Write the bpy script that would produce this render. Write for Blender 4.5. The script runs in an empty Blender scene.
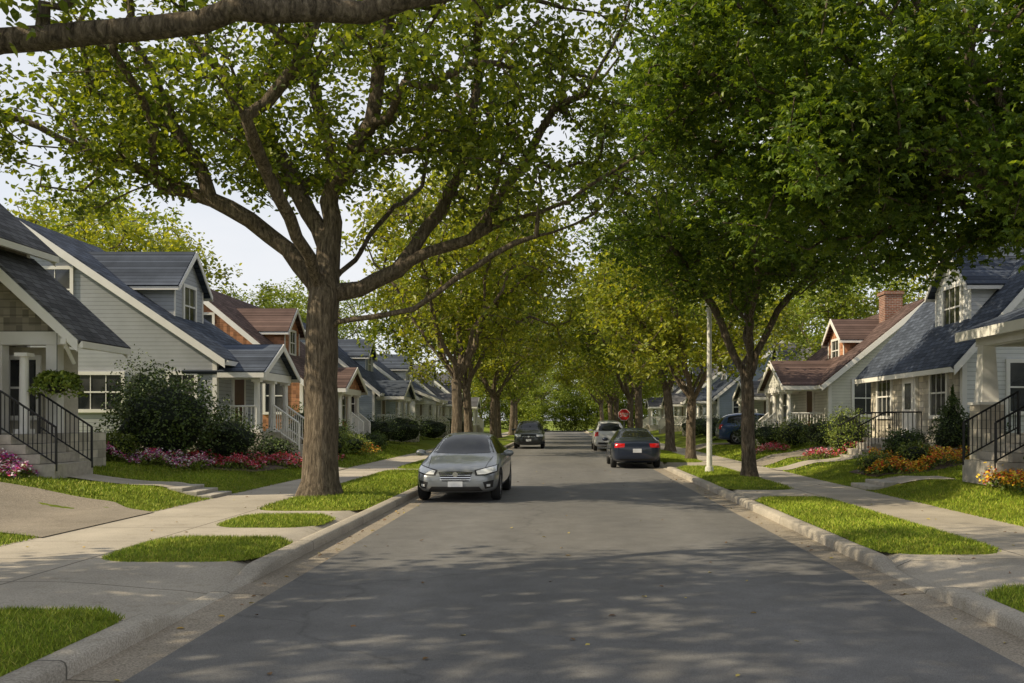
import bpy, bmesh, math, random
import numpy as np
from mathutils import Vector, noise as mnoise
from mathutils.bvhtree import BVHTree
random.seed(5)
rng=np.random.default_rng(5)
scene=bpy.context.scene
scene.view_settings.view_transform='Standard'
try: scene.view_settings.look='None'
except Exception: pass
scene.view_settings.exposure=0
COL=scene.collection

# ------------------------------------------------------------ camera
cd=bpy.data.cameras.new('camera'); cam=bpy.data.objects.new('camera',cd); COL.objects.link(cam)
cam.location=(0,0,1.75); cam.rotation_euler=(math.pi/2,0,0)
cd.sensor_width=36; cd.lens=31.64; cd.shift_x=-49/1024; cd.shift_y=78.5/1024
cd.clip_start=.05; cd.clip_end=3000
scene.camera=cam

# ------------------------------------------------------------ light
EL=math.radians(38); SD=Vector((-0.96,-0.28,0)).normalized()
sdir=Vector((SD.x*math.cos(EL),SD.y*math.cos(EL),math.sin(EL)))
w=bpy.data.worlds.new('World'); scene.world=w; w.use_nodes=True
nt=w.node_tree; nt.nodes.clear()
sky=nt.nodes.new('ShaderNodeTexSky'); sky.sky_type='NISHITA'; sky.sun_disc=False
sky.sun_elevation=EL; sky.sun_rotation=math.atan2(SD.x,SD.y)%(2*math.pi)
sky.dust_density=1.0; sky.air_density=1.0; sky.ozone_density=1.0
tc=nt.nodes.new('ShaderNodeTexCoord'); mp=nt.nodes.new('ShaderNodeMapping'); mp.inputs['Scale'].default_value=(1,1,3)
nz=nt.nodes.new('ShaderNodeTexNoise'); nz.inputs['Scale'].default_value=2.2; nz.inputs['Detail'].default_value=6
cr=nt.nodes.new('ShaderNodeValToRGB'); cr.color_ramp.elements[0].position=.3; cr.color_ramp.elements[0].color=(.65,.65,.65,1); cr.color_ramp.elements[1].position=.65; cr.color_ramp.elements[1].color=(.97,.97,.97,1)
# haze veil: brightest low in the sky, thinner overhead
sz=nt.nodes.new('ShaderNodeSeparateXYZ'); vr=nt.nodes.new('ShaderNodeValToRGB')
vr.color_ramp.elements[0].position=.35; vr.color_ramp.elements[0].color=(.97,.98,1,1); vr.color_ramp.elements[1].position=.85; vr.color_ramp.elements[1].color=(.66,.68,.72,1)
vm=nt.nodes.new('ShaderNodeMixRGB'); vm.blend_type='MULTIPLY'; vm.inputs[0].default_value=1; vm.inputs[2].default_value=(6.3,6.3,6.35,1)
mx=nt.nodes.new('ShaderNodeMixRGB')
nt.links.new(tc.outputs['Generated'],mp.inputs[0]); nt.links.new(mp.outputs[0],nz.inputs['Vector']); nt.links.new(nz.outputs['Fac'],cr.inputs[0]); nt.links.new(cr.outputs[0],mx.inputs[0]); nt.links.new(sky.outputs[0],mx.inputs[1])
nt.links.new(tc.outputs['Generated'],sz.inputs[0]); nt.links.new(sz.outputs[2],vr.inputs[0]); nt.links.new(vr.outputs[0],vm.inputs[1]); nt.links.new(vm.outputs[0],mx.inputs[2])
bg=nt.nodes.new('ShaderNodeBackground'); bg.inputs[1].default_value=0.15
out=nt.nodes.new('ShaderNodeOutputWorld')
nt.links.new(mx.outputs[0],bg.inputs[0]); nt.links.new(bg.outputs[0],out.inputs[0])
sl=bpy.data.lights.new('sun','SUN'); sl.energy=5; sl.angle=math.radians(.5); sl.color=(1,.86,.60)
so=bpy.data.objects.new('sun',sl); COL.objects.link(so); so.location=(-30,-20,30)
so.rotation_euler=(-sdir).to_track_quat('-Z','Y').to_euler()

# ------------------------------------------------------------ materials
class NM:
    def __init__(s,name,col=(.5,.5,.5),rough=.7,metal=0,spec=.5):
        s.m=bpy.data.materials.new(name); s.m.use_nodes=True; s.t=s.m.node_tree
        s.b=s.t.nodes['Principled BSDF']; s.out=s.t.nodes['Material Output']
        s.b.inputs['Base Color'].default_value=(*col,1); s.b.inputs['Roughness'].default_value=rough
        s.b.inputs['Metallic'].default_value=metal; s.b.inputs['Specular IOR Level'].default_value=spec
        s.tc=None
    def n(s,typ,**k):
        x=s.t.nodes.new(typ)
        for a,v in k.items(): setattr(x,a,v)
        return x
    def l(s,a,b): s.t.links.new(a,b)
    def co(s):
        if not s.tc: s.tc=s.n('ShaderNodeTexCoord')
        return s.tc.outputs['Object']
    def mapping(s,scale=(1,1,1),rot=(0,0,0)):
        m=s.n('ShaderNodeMapping'); m.inputs['Scale'].default_value=scale; m.inputs['Rotation'].default_value=rot
        s.l(s.co(),m.inputs[0]); return m.outputs[0]
    def noise(s,scale,detail=3,rough=.5,vec=None,dist=0):
        x=s.n('ShaderNodeTexNoise'); x.inputs['Scale'].default_value=scale; x.inputs['Detail'].default_value=detail
        x.inputs['Roughness'].default_value=rough; x.inputs['Distortion'].default_value=dist
        s.l(vec if vec else s.co(),x.inputs['Vector']); return x.outputs['Fac']
    def ramp(s,fac,stops,interp='LINEAR'):
        r=s.n('ShaderNodeValToRGB'); e=r.color_ramp.elements; r.color_ramp.interpolation=interp
        while len(e)<len(stops): e.new(.5)
        for i,(p,c) in enumerate(stops):
            e[i].position=p; e[i].color=(*c,1) if len(c)==3 else c
        s.l(fac,r.inputs[0]); return r.outputs[0]
    def mix(s,a,b,fac,mode='MIX'):
        x=s.n('ShaderNodeMixRGB',blend_type=mode)
        for v,i in ((fac,0),(a,1),(b,2)):
            if hasattr(v,'is_linked'): s.l(v,x.inputs[i])
            elif i==0: x.inputs[0].default_value=v
            else: x.inputs[i].default_value=(*v,1)
        return x.outputs[0]
    def math(s,op,a,b=None):
        x=s.n('ShaderNodeMath',operation=op)
        for v,i in ((a,0),(b,1)):
            if v is None: continue
            if hasattr(v,'is_linked'): s.l(v,x.inputs[i])
            else: x.inputs[i].default_value=v
        return x.outputs[0]
    def sep(s):
        x=s.n('ShaderNodeSeparateXYZ'); s.l(s.co(),x.inputs[0]); return x.outputs
    def col(s,c): s.l(c,s.b.inputs['Base Color']); return s
    def bump(s,h,st=.3,d=.02):
        x=s.n('ShaderNodeBump'); x.inputs['Strength'].default_value=st; x.inputs['Distance'].default_value=d
        s.l(h,x.inputs['Height']); s.l(x.outputs[0],s.b.inputs['Normal']); return s
g3=lambda v:(v,v,v)

def m_plain(name,c,rough=.6,metal=0,var=.12,sc=3,spec=.5):
    M=NM(name,c,rough,metal,spec)
    f=M.noise(sc,4,.6)
    lo=tuple(x*(1-var) for x in c); hi=tuple(min(1,x*(1+var)) for x in c)
    M.col(M.ramp(f,[(.3,lo),(.7,hi)])); return M.m

def m_asphalt():
    M=NM('asphalt_mat',rough=.82,spec=.35)
    big=M.noise(.35,4,.6,M.mapping((1,.35,1)))
    c=M.ramp(big,[(.3,(.152,.150,.152)),(.7,(.215,.207,.200))])
    S=M.sep()
    trk=M.math('ABSOLUTE',M.math('SUBTRACT',M.math('ABSOLUTE',M.math('SUBTRACT',S[0],.17)),1.75))
    c=M.mix(c,M.ramp(trk,[(0,g3(1.12)),(.5,g3(1.0)),(.9,g3(.93))]),1,'MULTIPLY')
    sp=M.noise(170,2,.7)
    c=M.mix(c,M.ramp(sp,[(.38,g3(.5)),(.5,g3(1)),(.66,g3(1.0)),(.78,g3(2.2))]),1,'MULTIPLY')
    st=M.noise(2.2,5,.7)
    c=M.mix(c,M.ramp(st,[(.35,g3(.84)),(.6,g3(1.06))]),1,'MULTIPLY')
    v=M.n('ShaderNodeTexVoronoi',feature='DISTANCE_TO_EDGE'); v.inputs['Scale'].default_value=.16
    nz=M.n('ShaderNodeTexNoise'); nz.inputs['Scale'].default_value=1.4; nz.inputs['Detail'].default_value=5; M.l(M.co(),nz.inputs['Vector'])
    ad=M.n('ShaderNodeMixRGB'); ad.blend_type='ADD'; ad.inputs[0].default_value=.9
    M.l(M.co(),ad.inputs[1]); M.l(nz.outputs['Color'],ad.inputs[2]); M.l(ad.outputs[0],v.inputs['Vector'])
    c=M.mix(c,M.ramp(v.outputs['Distance'],[(.0,g3(.6)),(.0025,g3(.7)),(.005,g3(1))]),.6,'MULTIPLY')
    M.col(c); M.bump(M.noise(120,2,.6),.5,.006); return M.m

def m_concrete(name,base,joint=1.5,lines=(),speck=.25):
    M=NM(name,rough=.9,spec=.25)
    c=M.ramp(M.noise(.8,5,.65),[(.3,tuple(x*.8 for x in base)),(.7,tuple(x*1.12 for x in base))])
    c=M.mix(c,M.ramp(M.noise(60,3,.7),[(.35,g3(1-speck)),(.65,g3(1+speck*.6))]),1,'MULTIPLY')
    st=M.noise(4,5,.75)
    c=M.mix(c,M.ramp(st,[(.55,g3(1)),(.72,(.72,.7,.64))]),.8,'MULTIPLY')
    S=M.sep()
    if joint:
        pv=M.math('FLOOR',M.math('DIVIDE',M.math('ADD',S[1],300.),joint)); wn=M.n('ShaderNodeTexWhiteNoise',noise_dimensions='1D'); M.l(pv,wn.inputs['W'])
        c=M.mix(c,M.ramp(wn.outputs['Value'],[(0,g3(.86)),(1,g3(1.08))]),1,'MULTIPLY')
        m=M.math('FRACT',M.math('DIVIDE',M.math('ADD',S[1],300.),joint))
        k=M.math('LESS_THAN',m,.016/joint*1.3)
        for L in lines:
            d=M.math('ABSOLUTE',M.math('SUBTRACT',S[0],L)); k=M.math('MAXIMUM',k,M.math('LESS_THAN',d,.012))
        c=M.mix(c,tuple(x*.3 for x in base),k)
    M.col(c); M.bump(M.noise(45,3,.7),.35,.006); return M.m

def m_grass():
    M=NM('grass_mat',rough=.9,spec=.15)
    c=M.ramp(M.noise(.7,4,.6),[(.3,(.125,.175,.018)),(.5,(.19,.245,.024)),(.72,(.27,.285,.035))])
    c=M.mix(c,M.ramp(M.noise(35,4,.8),[(.3,g3(.45)),(.55,g3(1.05)),(.75,g3(1.45))]),1,'MULTIPLY')
    M.col(c); M.bump(M.noise(50,3,.8),.9,.04); return M.m

def m_blade():
    M=NM('grass_blade_mat',rough=.6,spec=.2)
    gi=M.n('ShaderNodeNewGeometry')
    c=M.ramp(gi.outputs['Random Per Island'],[(0,(.12,.19,.016)),(.45,(.235,.32,.024)),(.8,(.34,.40,.04)),(1,(.44,.40,.09))])
    c=M.mix(c,M.ramp(M.noise(.8,3,.6),[(.3,g3(.68)),(.7,g3(1.25))]),1,'MULTIPLY')
    M.col(c); return M.m

def m_leaf(name,dark,mid,light,trans=.38):
    M=NM(name,rough=.42,spec=.35)
    gi=M.n('ShaderNodeNewGeometry')
    c=M.ramp(gi.outputs['Random Per Island'],[(0,dark),(.5,mid),(.92,light),(1,tuple(x*1.25 for x in light))])
    c=M.mix(c,M.ramp(M.noise(.55,2,.5),[(.35,g3(.75)),(.65,g3(1.22))]),1,'MULTIPLY')
    M.col(c)
    if trans>0:
        tr=M.n('ShaderNodeBsdfTranslucent'); mx=M.n('ShaderNodeMixShader'); mx.inputs[0].default_value=trans
        tc=M.mix(c,(2.3,2.1,.6),1,'MULTIPLY')
        M.l(tc,tr.inputs[0]); M.l(M.b.outputs[0],mx.inputs[1]); M.l(tr.outputs[0],mx.inputs[2]); M.l(mx.outputs[0],M.out.inputs[0])
    return M.m

def m_flower(name,cols):
    M=NM(name,rough=.6); gi=M.n('ShaderNodeNewGeometry'); n=len(cols)
    c=M.ramp(gi.outputs['Random Per Island'],[(i/n,c) for i,c in enumerate(cols)],'CONSTANT'); M.col(c); return M.m

def m_bark():
    M=NM('bark_mat',rough=.95,spec=.15)
    v=M.mapping((9,9,1.5))
    f=M.noise(2.2,6,.75,v,.6)
    c=M.ramp(f,[(.34,(.05,.04,.031)),(.5,(.17,.135,.10)),(.66,(.35,.285,.215))])
    M.col(c); M.bump(f,1,.09); return M.m

def m_siding(name,c,pitch=.13,shingle=False):
    M=NM(name,rough=.7,spec=.3); S=M.sep()
    fr=M.math('FRACT',M.math('DIVIDE',M.math('ADD',S[2],50.),pitch))
    b=M.ramp(M.noise(1.2,4,.6),[(.3,tuple(x*.88 for x in c)),(.7,tuple(min(.85,x*1.08) for x in c))])
    b=M.mix(b,M.ramp(fr,[(0,g3(.5)),(.1,g3(.75)),(.22,g3(1)),(1,g3(1))]),1,'MULTIPLY')
    if shingle:
        hz=M.math('ADD',S[0],S[1]); vx=M.n('ShaderNodeCombineXYZ')
        M.l(M.math('MULTIPLY',hz,7),vx.inputs[0]); M.l(M.math('FLOOR',M.math('DIVIDE',S[2],pitch)),vx.inputs[1])
        wn=M.n('ShaderNodeTexWhiteNoise',noise_dimensions='2D')
        fl=M.n('ShaderNodeVectorMath',operation='FLOOR'); M.l(vx.outputs[0],fl.inputs[0]); M.l(fl.outputs[0],wn.inputs[0])
        b=M.mix(b,M.ramp(wn.outputs['Value'],[(0,g3(.6)),(1,g3(1.35))]),1,'MULTIPLY')
    M.col(b); M.bump(fr,.6,.02); return M.m

def m_roof(name,c):
    M=NM(name,rough=.95,spec=.1); S=M.sep()
    cx=M.n('ShaderNodeCombineXYZ'); M.l(S[1],cx.inputs[0]); M.l(M.math('MULTIPLY',S[2],1.6),cx.inputs[1])
    br=M.n('ShaderNodeTexBrick'); M.l(cx.outputs[0],br.inputs['Vector']); br.inputs['Scale'].default_value=1
    br.inputs['Brick Width'].default_value=.33; br.inputs['Row Height'].default_value=.2; br.inputs['Mortar Size'].default_value=.012
    br.inputs['Color1'].default_value=(*[x*.7 for x in c],1); br.inputs['Color2'].default_value=(*[x*1.35 for x in c],1); br.inputs['Mortar'].default_value=(*[x*.35 for x in c],1)
    b=M.mix(br.outputs['Color'],M.ramp(M.noise(1.1,4,.6),[(.3,g3(.8)),(.7,g3(1.2))]),1,'MULTIPLY')
    M.col(b); M.bump(M.noise(30,3,.6),.4,.02); return M.m

def m_brick(name,c,mortar=(.35,.33,.3),bw=.24,rh=.08):
    M=NM(name,rough=.85,spec=.25); S=M.sep()
    cx=M.n('ShaderNodeCombineXYZ'); M.l(M.math('ADD',S[0],S[1]),cx.inputs[0]); M.l(S[2],cx.inputs[1])
    br=M.n('ShaderNodeTexBrick'); M.l(cx.outputs[0],br.inputs['Vector']); br.inputs['Scale'].default_value=1
    br.inputs['Brick Width'].default_value=bw; br.inputs['Row Height'].default_value=rh; br.inputs['Mortar Size'].default_value=.01
    br.inputs['Color1'].default_value=(*[x*.75 for x in c],1); br.inputs['Color2'].default_value=(*[x*1.25 for x in c],1); br.inputs['Mortar'].default_value=(*mortar,1)
    b=M.mix(br.outputs['Color'],M.ramp(M.noise(3,4,.6),[(.3,g3(.8)),(.7,g3(1.2))]),1,'MULTIPLY')
    M.col(b); return M.m

def m_glass(name='window_glass_mat'):
    M=NM(name,(.02,.025,.03),.06,0,.8)
    f=M.noise(.9,2,.5)
    M.col(M.ramp(f,[(.4,(.012,.016,.02)),(.65,(.10,.10,.10))]))
    M.bump(M.noise(2.5,1,.5),.05,.02); return M.m

ASPH=m_asphalt(); WALK=m_concrete('sidewalk_concrete_mat',(.47,.42,.355),1.5,(-5.5,-7.17,5.5))
KERB=m_concrete('kerb_concrete_mat',(.45,.405,.345),3.,(),.35); GUT=m_concrete('gutter_mat',(.36,.31,.25),3.,(),.45)
DRIVE=m_concrete('driveway_mat',(.30,.26,.215),0,(),.5)
GRASS=m_grass(); BLADE=m_blade(); BARK=m_bark()
L_OAK=m_leaf('oak_leaf_mat',(.055,.09,.014),(.13,.175,.024),(.22,.26,.04),.40)
L_MAP=m_leaf('maple_leaf_mat',(.05,.09,.016),(.095,.155,.024),(.17,.23,.035),.40)
L_LIGHT=m_leaf('street_tree_leaf_mat',(.11,.15,.018),(.20,.235,.028),(.30,.31,.045),.38)
L_BACK=m_leaf('background_leaf_mat',(.10,.15,.02),(.18,.24,.03),(.27,.31,.05),.28)
L_SHR=m_leaf('shrub_leaf_mat',(.035,.06,.014),(.07,.115,.025),(.115,.165,.035),0)
L_SHR2=m_leaf('light_shrub_leaf_mat',(.08,.13,.016),(.155,.21,.028),(.24,.285,.045),0)
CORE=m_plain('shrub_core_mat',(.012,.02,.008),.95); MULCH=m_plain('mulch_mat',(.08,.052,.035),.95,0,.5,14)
WHITE=m_plain('white_trim_mat',(.84,.82,.79),.5,0,.04); GLASS=m_glass(); STONE=m_brick('stone_mat',(.56,.51,.43),(.36,.33,.29),.42,.2)
CONC2=m_plain('step_concrete_mat',(.42,.385,.335),.85,0,.2,8); BLACK=m_plain('black_iron_mat',(.015,.015,.017),.4,.3,.1)
BRICK=m_brick('brick_mat',(.24,.10,.065)); DOOR=m_plain('door_mat',(.10,.035,.025),.4)
R_SLATE=m_roof('slate_roof_mat',(.07,.083,.112)); R_BROWN=m_roof('brown_roof_mat',(.115,.078,.07)); R_GREY=m_roof('grey_roof_mat',(.11,.11,.12))
S_GREY=m_siding('grey_siding_mat',(.47,.49,.54)); S_TAUPE=m_siding('taupe_shingle_mat',(.31,.28,.23),.18,True)
S_BRN=m_siding('brown_shingle_mat',(.50,.24,.135),.18,True); S_BLUE=m_siding('blue_siding_mat',(.40,.46,.56)); S_WHITE=m_siding('white_siding_mat',(.78,.79,.82))
S_CREAM=m_siding('cream_siding_mat',(.74,.73,.68)); STUC=m_plain('stucco_mat',(.52,.48,.40),.9,0,.1,12)

# ------------------------------------------------------------ mesh helpers
def empty(name,loc):
    o=bpy.data.objects.new(name,None); o.location=loc; o.empty_display_size=.3; COL.objects.link(o); return o
def link(name,me,parent=None,mat=None,loc=None):
    o=bpy.data.objects.new(name,me); COL.objects.link(o)
    if mat: me.materials.append(mat)
    if parent: o.parent=parent
    if loc is not None: o.location=loc
    return o
def np_mesh(name,V,F,smooth=False):
    me=bpy.data.meshes.new(name); V=np.asarray(V,dtype=np.float32); F=np.asarray(F,dtype=np.int32); k=F.shape[1]
    me.vertices.add(len(V)); me.vertices.foreach_set('co',V.ravel())
    me.loops.add(F.size); me.loops.foreach_set('vertex_index',F.ravel())
    me.polygons.add(len(F)); me.polygons.foreach_set('loop_start',np.arange(len(F),dtype=np.int32)*k)
    me.update(calc_edges=True)
    me.polygons.foreach_set('use_smooth',np.full(len(F),smooth)); me.update(); return me
class Part:
    def __init__(s,name,mat): s.name=name; s.mat=mat; s.v=[]; s.f=[]
    def add(s,v,f):
        b=len(s.v); s.v+= [tuple(p) for p in v]; s.f+=[tuple(i+b for i in q) for q in f]
    def box(s,x0,x1,y0,y1,z0,z1):
        s.add([(x0,y0,z0),(x1,y0,z0),(x1,y1,z0),(x0,y1,z0),(x0,y0,z1),(x1,y0,z1),(x1,y1,z1),(x0,y1,z1)],
              [(0,3,2,1),(4,5,6,7),(0,1,5,4),(1,2,6,5),(2,3,7,6),(3,0,4,7)])
    def loft(s,A,B):
        n=len(A); s.add(list(A)+list(B),[tuple(range(n))[::-1],tuple(range(n,2*n))]+[(i,(i+1)%n,n+(i+1)%n,n+i) for i in range(n)])
    def cyl(s,a,b,r0,r1=None,n=12):
        r1=r0 if r1 is None else r1; a=Vector(a); b=Vector(b); d=(b-a).normalized()
        x=d.orthogonal().normalized(); y=d.cross(x)
        s.loft([a+(x*math.cos(t)+y*math.sin(t))*r0 for t in [2*math.pi*i/n for i in range(n)]],
               [b+(x*math.cos(t)+y*math.sin(t))*r1 for t in [2*math.pi*i/n for i in range(n)]])
    def slab(s,P,th,off=.01):
        P=[Vector(p) for p in P]; n=(P[1]-P[0]).cross(P[2]-P[0]).normalized()
        if n.z<0: n=-n
        s.loft([p+n*off for p in P],[p+n*(off+th) for p in P])
    def build(s,parent=None,smooth=False,bevel=0):
        if not s.v: return None
        L=parent.location if parent else Vector((0,0,0))
        me=bpy.data.meshes.new(s.name); me.from_pydata([(a-L.x,b-L.y,c-L.z) for a,b,c in s.v],[],s.f)
        bm=bmesh.new(); bm.from_mesh(me); bmesh.ops.recalc_face_normals(bm,faces=bm.faces); bm.to_mesh(me); bm.free()
        if smooth:
            for p in me.polygons: p.use_smooth=True
        o=link(s.name,me,parent,s.mat)
        if bevel:
            m=o.modifiers.new('b','BEVEL'); m.width=bevel; m.segments=2; m.limit_method='ANGLE'
        return o

# ------------------------------------------------------------ terrain
KL,KR=-3.3,3.65
def sm(a,b,t):
    t=np.clip((t-a)/(b-a),0,1); return t*t*(3-2*t)
def band(y,a,b,e=.5): return sm(a-e,a,y)*(1-sm(b,b+e,y))
def dipf(y,side):
    L=[(8.0,9.5)] if side<0 else [(9.2,10.1),(31.5,33.5),(48,51)]
    r=0
    for a,b in L: r=np.maximum(r,band(y,a,b,.6))
    return r
def gz(x,y):
    x=np.asarray(x,float); y=np.asarray(y,float)
    u=np.abs(x)
    l=x<0
    dl=dipf(y,-1); dr=dipf(y,1)
    dm=band(y,12.5,16.2,1.0); dd=band(y,46.5,52.5,1.5)
    zl=.13-.1*dl*(1-sm(3.5,5.2,u)) + (.25*sm(7.2,8.5,u)*(1-dm*(1-sm(8.5,12,u)))+.3*sm(8.5,12.,u))
    zr=.13-.1*dr*(1-sm(3.85,5.4,u)) + (.28*sm(7.0,8.3,u)+.35*sm(8.3,11.,u)*(1-dd*(1-sm(14,20,u))))
    z=np.where(l,zl,zr)
    z=z+.02*np.sin(x*1.3+y*.7)*np.sin(y*.45+1)*sm(7.3,8.6,u)*(1-sm(10,11.5,u))*(np.abs(y)<60)
    return np.where((x>KL-.2)&(x<KR+.2),0,z)
def g1(x,y): return float(gz(x,y))

xs=[-600,-300,-150,-80,-50,-35,-25,-20,-16,-14,-13]+list(np.arange(-12.4,-7.25,.26))+[-7.2,-7.17,-6.5,-5.2,-4.8,-4.4,-4,-3.5,-3.48,3.83,3.85,4.2,4.6,5.,5.4,6.2,6.97,7.0]+list(np.arange(7.25,11.6,.26))+[12.5,14,16,20,25,35,50,80,150,300,600]
ys=[-300,-100,-50,-30,-20]+list(np.arange(-15,45,.5))+list(np.arange(45,150,1.5))+[160,180,210,250,320,450,700,1200]
xs=np.array(xs); ys=np.array(ys); X,Y=np.meshgrid(xs,ys); Z=gz(X,Y)
Z=np.where((X>-7.19)&(X<6.98),-.06,Z); Z=np.where((X>-3.49)&(X<3.84),-.06,Z)
nx,ny=len(xs),len(ys)
def gridfaces(ny,nx):
    i=np.arange((ny-1)*(nx-1)); r=i//(nx-1); c=i%(nx-1); a=r*nx+c
    return np.stack([a,a+1,a+nx+1,a+nx],1)
link('ground',np_mesh('ground',np.stack([X,Y,Z],-1).reshape(-1,3),gridfaces(ny,nx),True),None,GRASS)
def sheet(name,xs,ys,zf,mat,off):
    X,Y=np.meshgrid(np.array(xs),np.array(ys)); Z=zf(X,Y)+off
    return link(name,np_mesh(name,np.stack([X,Y,Z],-1).reshape(-1,3),gridfaces(len(ys),len(xs)),True),None,mat)
yy=np.arange(-15,150.1,.5)
sheet('road',[-2.92,0,3.27],[-30,30,150],lambda x,y:0*x,ASPH,0.004)
sheet('gutter',[-3.32,-2.9],yy,lambda x,y:0*x+.02*(x<-3.1),GUT,-.004)
sheet('gutter',[3.25,3.68],yy,lambda x,y:0*x+.02*(x>3.4),GUT,-.004)
yy2=np.arange(-15,150.1,.25)
sheet('sidewalk',np.linspace(-7.22,-3.49,14),yy2,gz,WALK,.004)
sheet('sidewalk',np.linspace(3.84,7.02,14),yy2,gz,WALK,.004)
def kerb(x0,sgn,side):
    prof=[(0,-.03,0),(0,0,-.045),(.012,0,-.015),(.04,0,0),(.17,0,.002),(.205,0,.0),(.205,-.03,0)]
    V=[];
    for y in yy2:
        h=.145-.115*float(dipf(y,side)); wob=.008*mnoise.noise(Vector((y*.8,side,0)))
        for o,zz,dz in prof: V.append((x0+sgn*o+wob,y,(zz if zz<0 else max(.004,h+dz+wob*.6))))
    k=len(prof); F=gridfaces(len(yy2),k)
    link('kerb',np_mesh('kerb',V,F,True),None,KERB)
kerb(KL,-1,-1); kerb(KR,1,1)

def poly_sheet(name,A,B,mat,off=.012,n=14,m=8):
    A=np.array(A,float); B=np.array(B,float)
    t=np.linspace(0,len(A)-1,n*2)
    ia=lambda P:np.stack([np.interp(t,range(len(P)),P[:,0]),np.interp(t,range(len(P)),P[:,1])],1)
    a,b=ia(A),ia(B); s=np.linspace(0,1,m)[:,None,None]
    P=a[None]*(1-s)+b[None]*s
    Z=gz(P[...,0],P[...,1])+off+.010
    V=np.concatenate([P,Z[...,None]],-1).reshape(-1,3)
    link(name,np_mesh(name,V,gridfaces(m,n*2),True),None,mat)
DRV=[((-7.1,12.3),(-8.2,13.0),(-10,13.6),(-13,14.0),(-19,14.2)),((-7.1,15.7),(-8.2,16.6),(-10,17.0),(-13,17.2),(-19,17.2))]
poly_sheet('driveway',DRV[0],DRV[1],DRIVE,.008,20,14)
poly_sheet('walkway',((-8.1,18.6),(-9.3,18.7),(-10.6,18.9)),((-8.1,19.7),(-9.3,19.8),(-10.6,19.9)),WALK)
poly_sheet('walkway',((-7.1,28.6),(-9.2,29.8)),((-7.1,30.0),(-9.2,31.2)),WALK)
poly_sheet('walkway',((7.7,20.4),(8,20.2),(8.7,19.8)),((7.7,21.8),(8.3,21.5),(8.8,21.0)),WALK)
poly_sheet('walkway',((6.9,28.6),(9,28.4),(11,28.4)),((6.9,29.9),(9,29.6),(11,29.6)),WALK)
poly_sheet('driveway',((6.9,31.3),(12,34)),((6.9,34),(12,37)),DRIVE)
poly_sheet('driveway',((6.9,47.5),(14,47.5)),((6.9,51.5),(14,51.5)),DRIVE)
poly_sheet('mulch_bed',((-12.9,22.7),(-8.2,23.9)),((-12.9,28.6),(-7.9,28.3)),MULCH,.015)
poly_sheet('mulch_bed',((-12.9,17.5),(-10.7,17.7)),((-12.9,18.55),(-10.7,18.65)),MULCH,.015)
poly_sheet('mulch_bed',((7.8,22.3),(11.5,22.0)),((7.8,24.4),(11.5,26)),MULCH,.015)
poly_sheet('mulch_bed',((8.1,30.0),(11.5,30.0)),((8.1,31.3),(11.5,33)),MULCH,.015)

P=Part('lawn_steps',CONC2)
for i in range(3): P.box(-7.2-.3*(i+1)-.02,-7.2-.3*i,18.55,19.7,.0,.20+.075*i)
P.build(None,bevel=.015)
P=Part('lawn_steps',CONC2)
for i in range(2): P.box(7.05+.35*i,7.4+.35*i,20.6,21.9,.0,.23+.09*i)
P.build(None,bevel=.015)

ISL=[(-5.45,-3.53,-12,7.6),(-5.4,-3.53,10.25,12.2),(-5.3,-3.7,13.5,15.1),(-5.5,-3.53,16.0,28.2),(-5.5,-3.53,29.8,43),(-5.5,-3.53,46,70),(-5.5,-3.53,73,140),
     (3.88,5.45,-12,8.6),(3.88,5.45,10.8,18.4),(3.88,5.45,20.8,30.6),(3.88,5.45,34.3,47),(3.88,5.45,52,80),(3.88,5.45,83,140)]
IR=.5
for k,(x0,x1,y0,y1) in enumerate(ISL):
    r=IR; cx=(x0+x1)/2; W=(x1-x0)/2
    e=np.array([0,.03,.08,.16,.3,.5,.8,1.2])
    mid=np.arange(y0+1.4,y1-1.3,.6) if y1-y0>3 else np.array([(y0+y1)/2])
    if y1-y0<2.4: e=e[e<(y1-y0)/2-.05]
    rows=np.concatenate([y0+e,mid,(y1-e)[::-1]])
    cs=np.array([-1,-.96,-.9,-.8,-.65,-.45,-.2,0,.2,.45,.65,.8,.9,.96,1]); V=[]
    for y in rows:
        t=min(y-y0,y1-y); tt=min(t,r); hw=W-r+math.sqrt(max(0,r*r-(r-tt)**2))
        for c in cs:
            x=cx+c*hw+ .03*mnoise.noise(Vector((c*2,y*2.1,k)))
            d=min(t,(1-abs(c))*hw); z=g1(x,y)+.002+.045*float(sm(0,.13,d))+(.03*float(sm(0,.8,d)))
            V.append((x,y,z))
    link('grass_verge',np_mesh('grass_verge',V,gridfaces(len(rows),len(cs)),True),None,GRASS)

# grass blades ---------------------------------------------------
def in_strip(x,y):
    A=np.array(DRV[0]);B=np.array(DRV[1])
    ya=np.interp(-x,-A[:,0],A[:,1]); yb=np.interp(-x,-B[:,0],B[:,1])
    r=(x<-7.1)&(y>ya+.02)&(y<yb-.02)
    r|=(x<-7.1)&(x>-8.15)&(y>18.5)&(y<19.75)
    r|=(x<-8)&(x>-10.7)&(y>18.6)&(y<19.9)
    r|=(x<-7.1)&(x>-9.3)&(y>28.6+(-x-7.1)*.57)&(y<30+(-x-7.1)*.57)
    r|=(x<-8.2)&(y>24.2)&(y<28.2)
    r|=(x>6.9)&(x<8.8)&(y>20.6-(x-6.9)*.45)&(y<22-(x-6.9)*.5)
    r|=(x>6.9)&(y>28.5)&(y<29.8); r|=(x>7.8)&(y>22.2)&(y<24.4)
    r|=(x>6.9)&(y>31.3+(x-6.9)*.53)&(y<34+(x-6.9)*.59)
    return r
VV=[]
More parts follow.
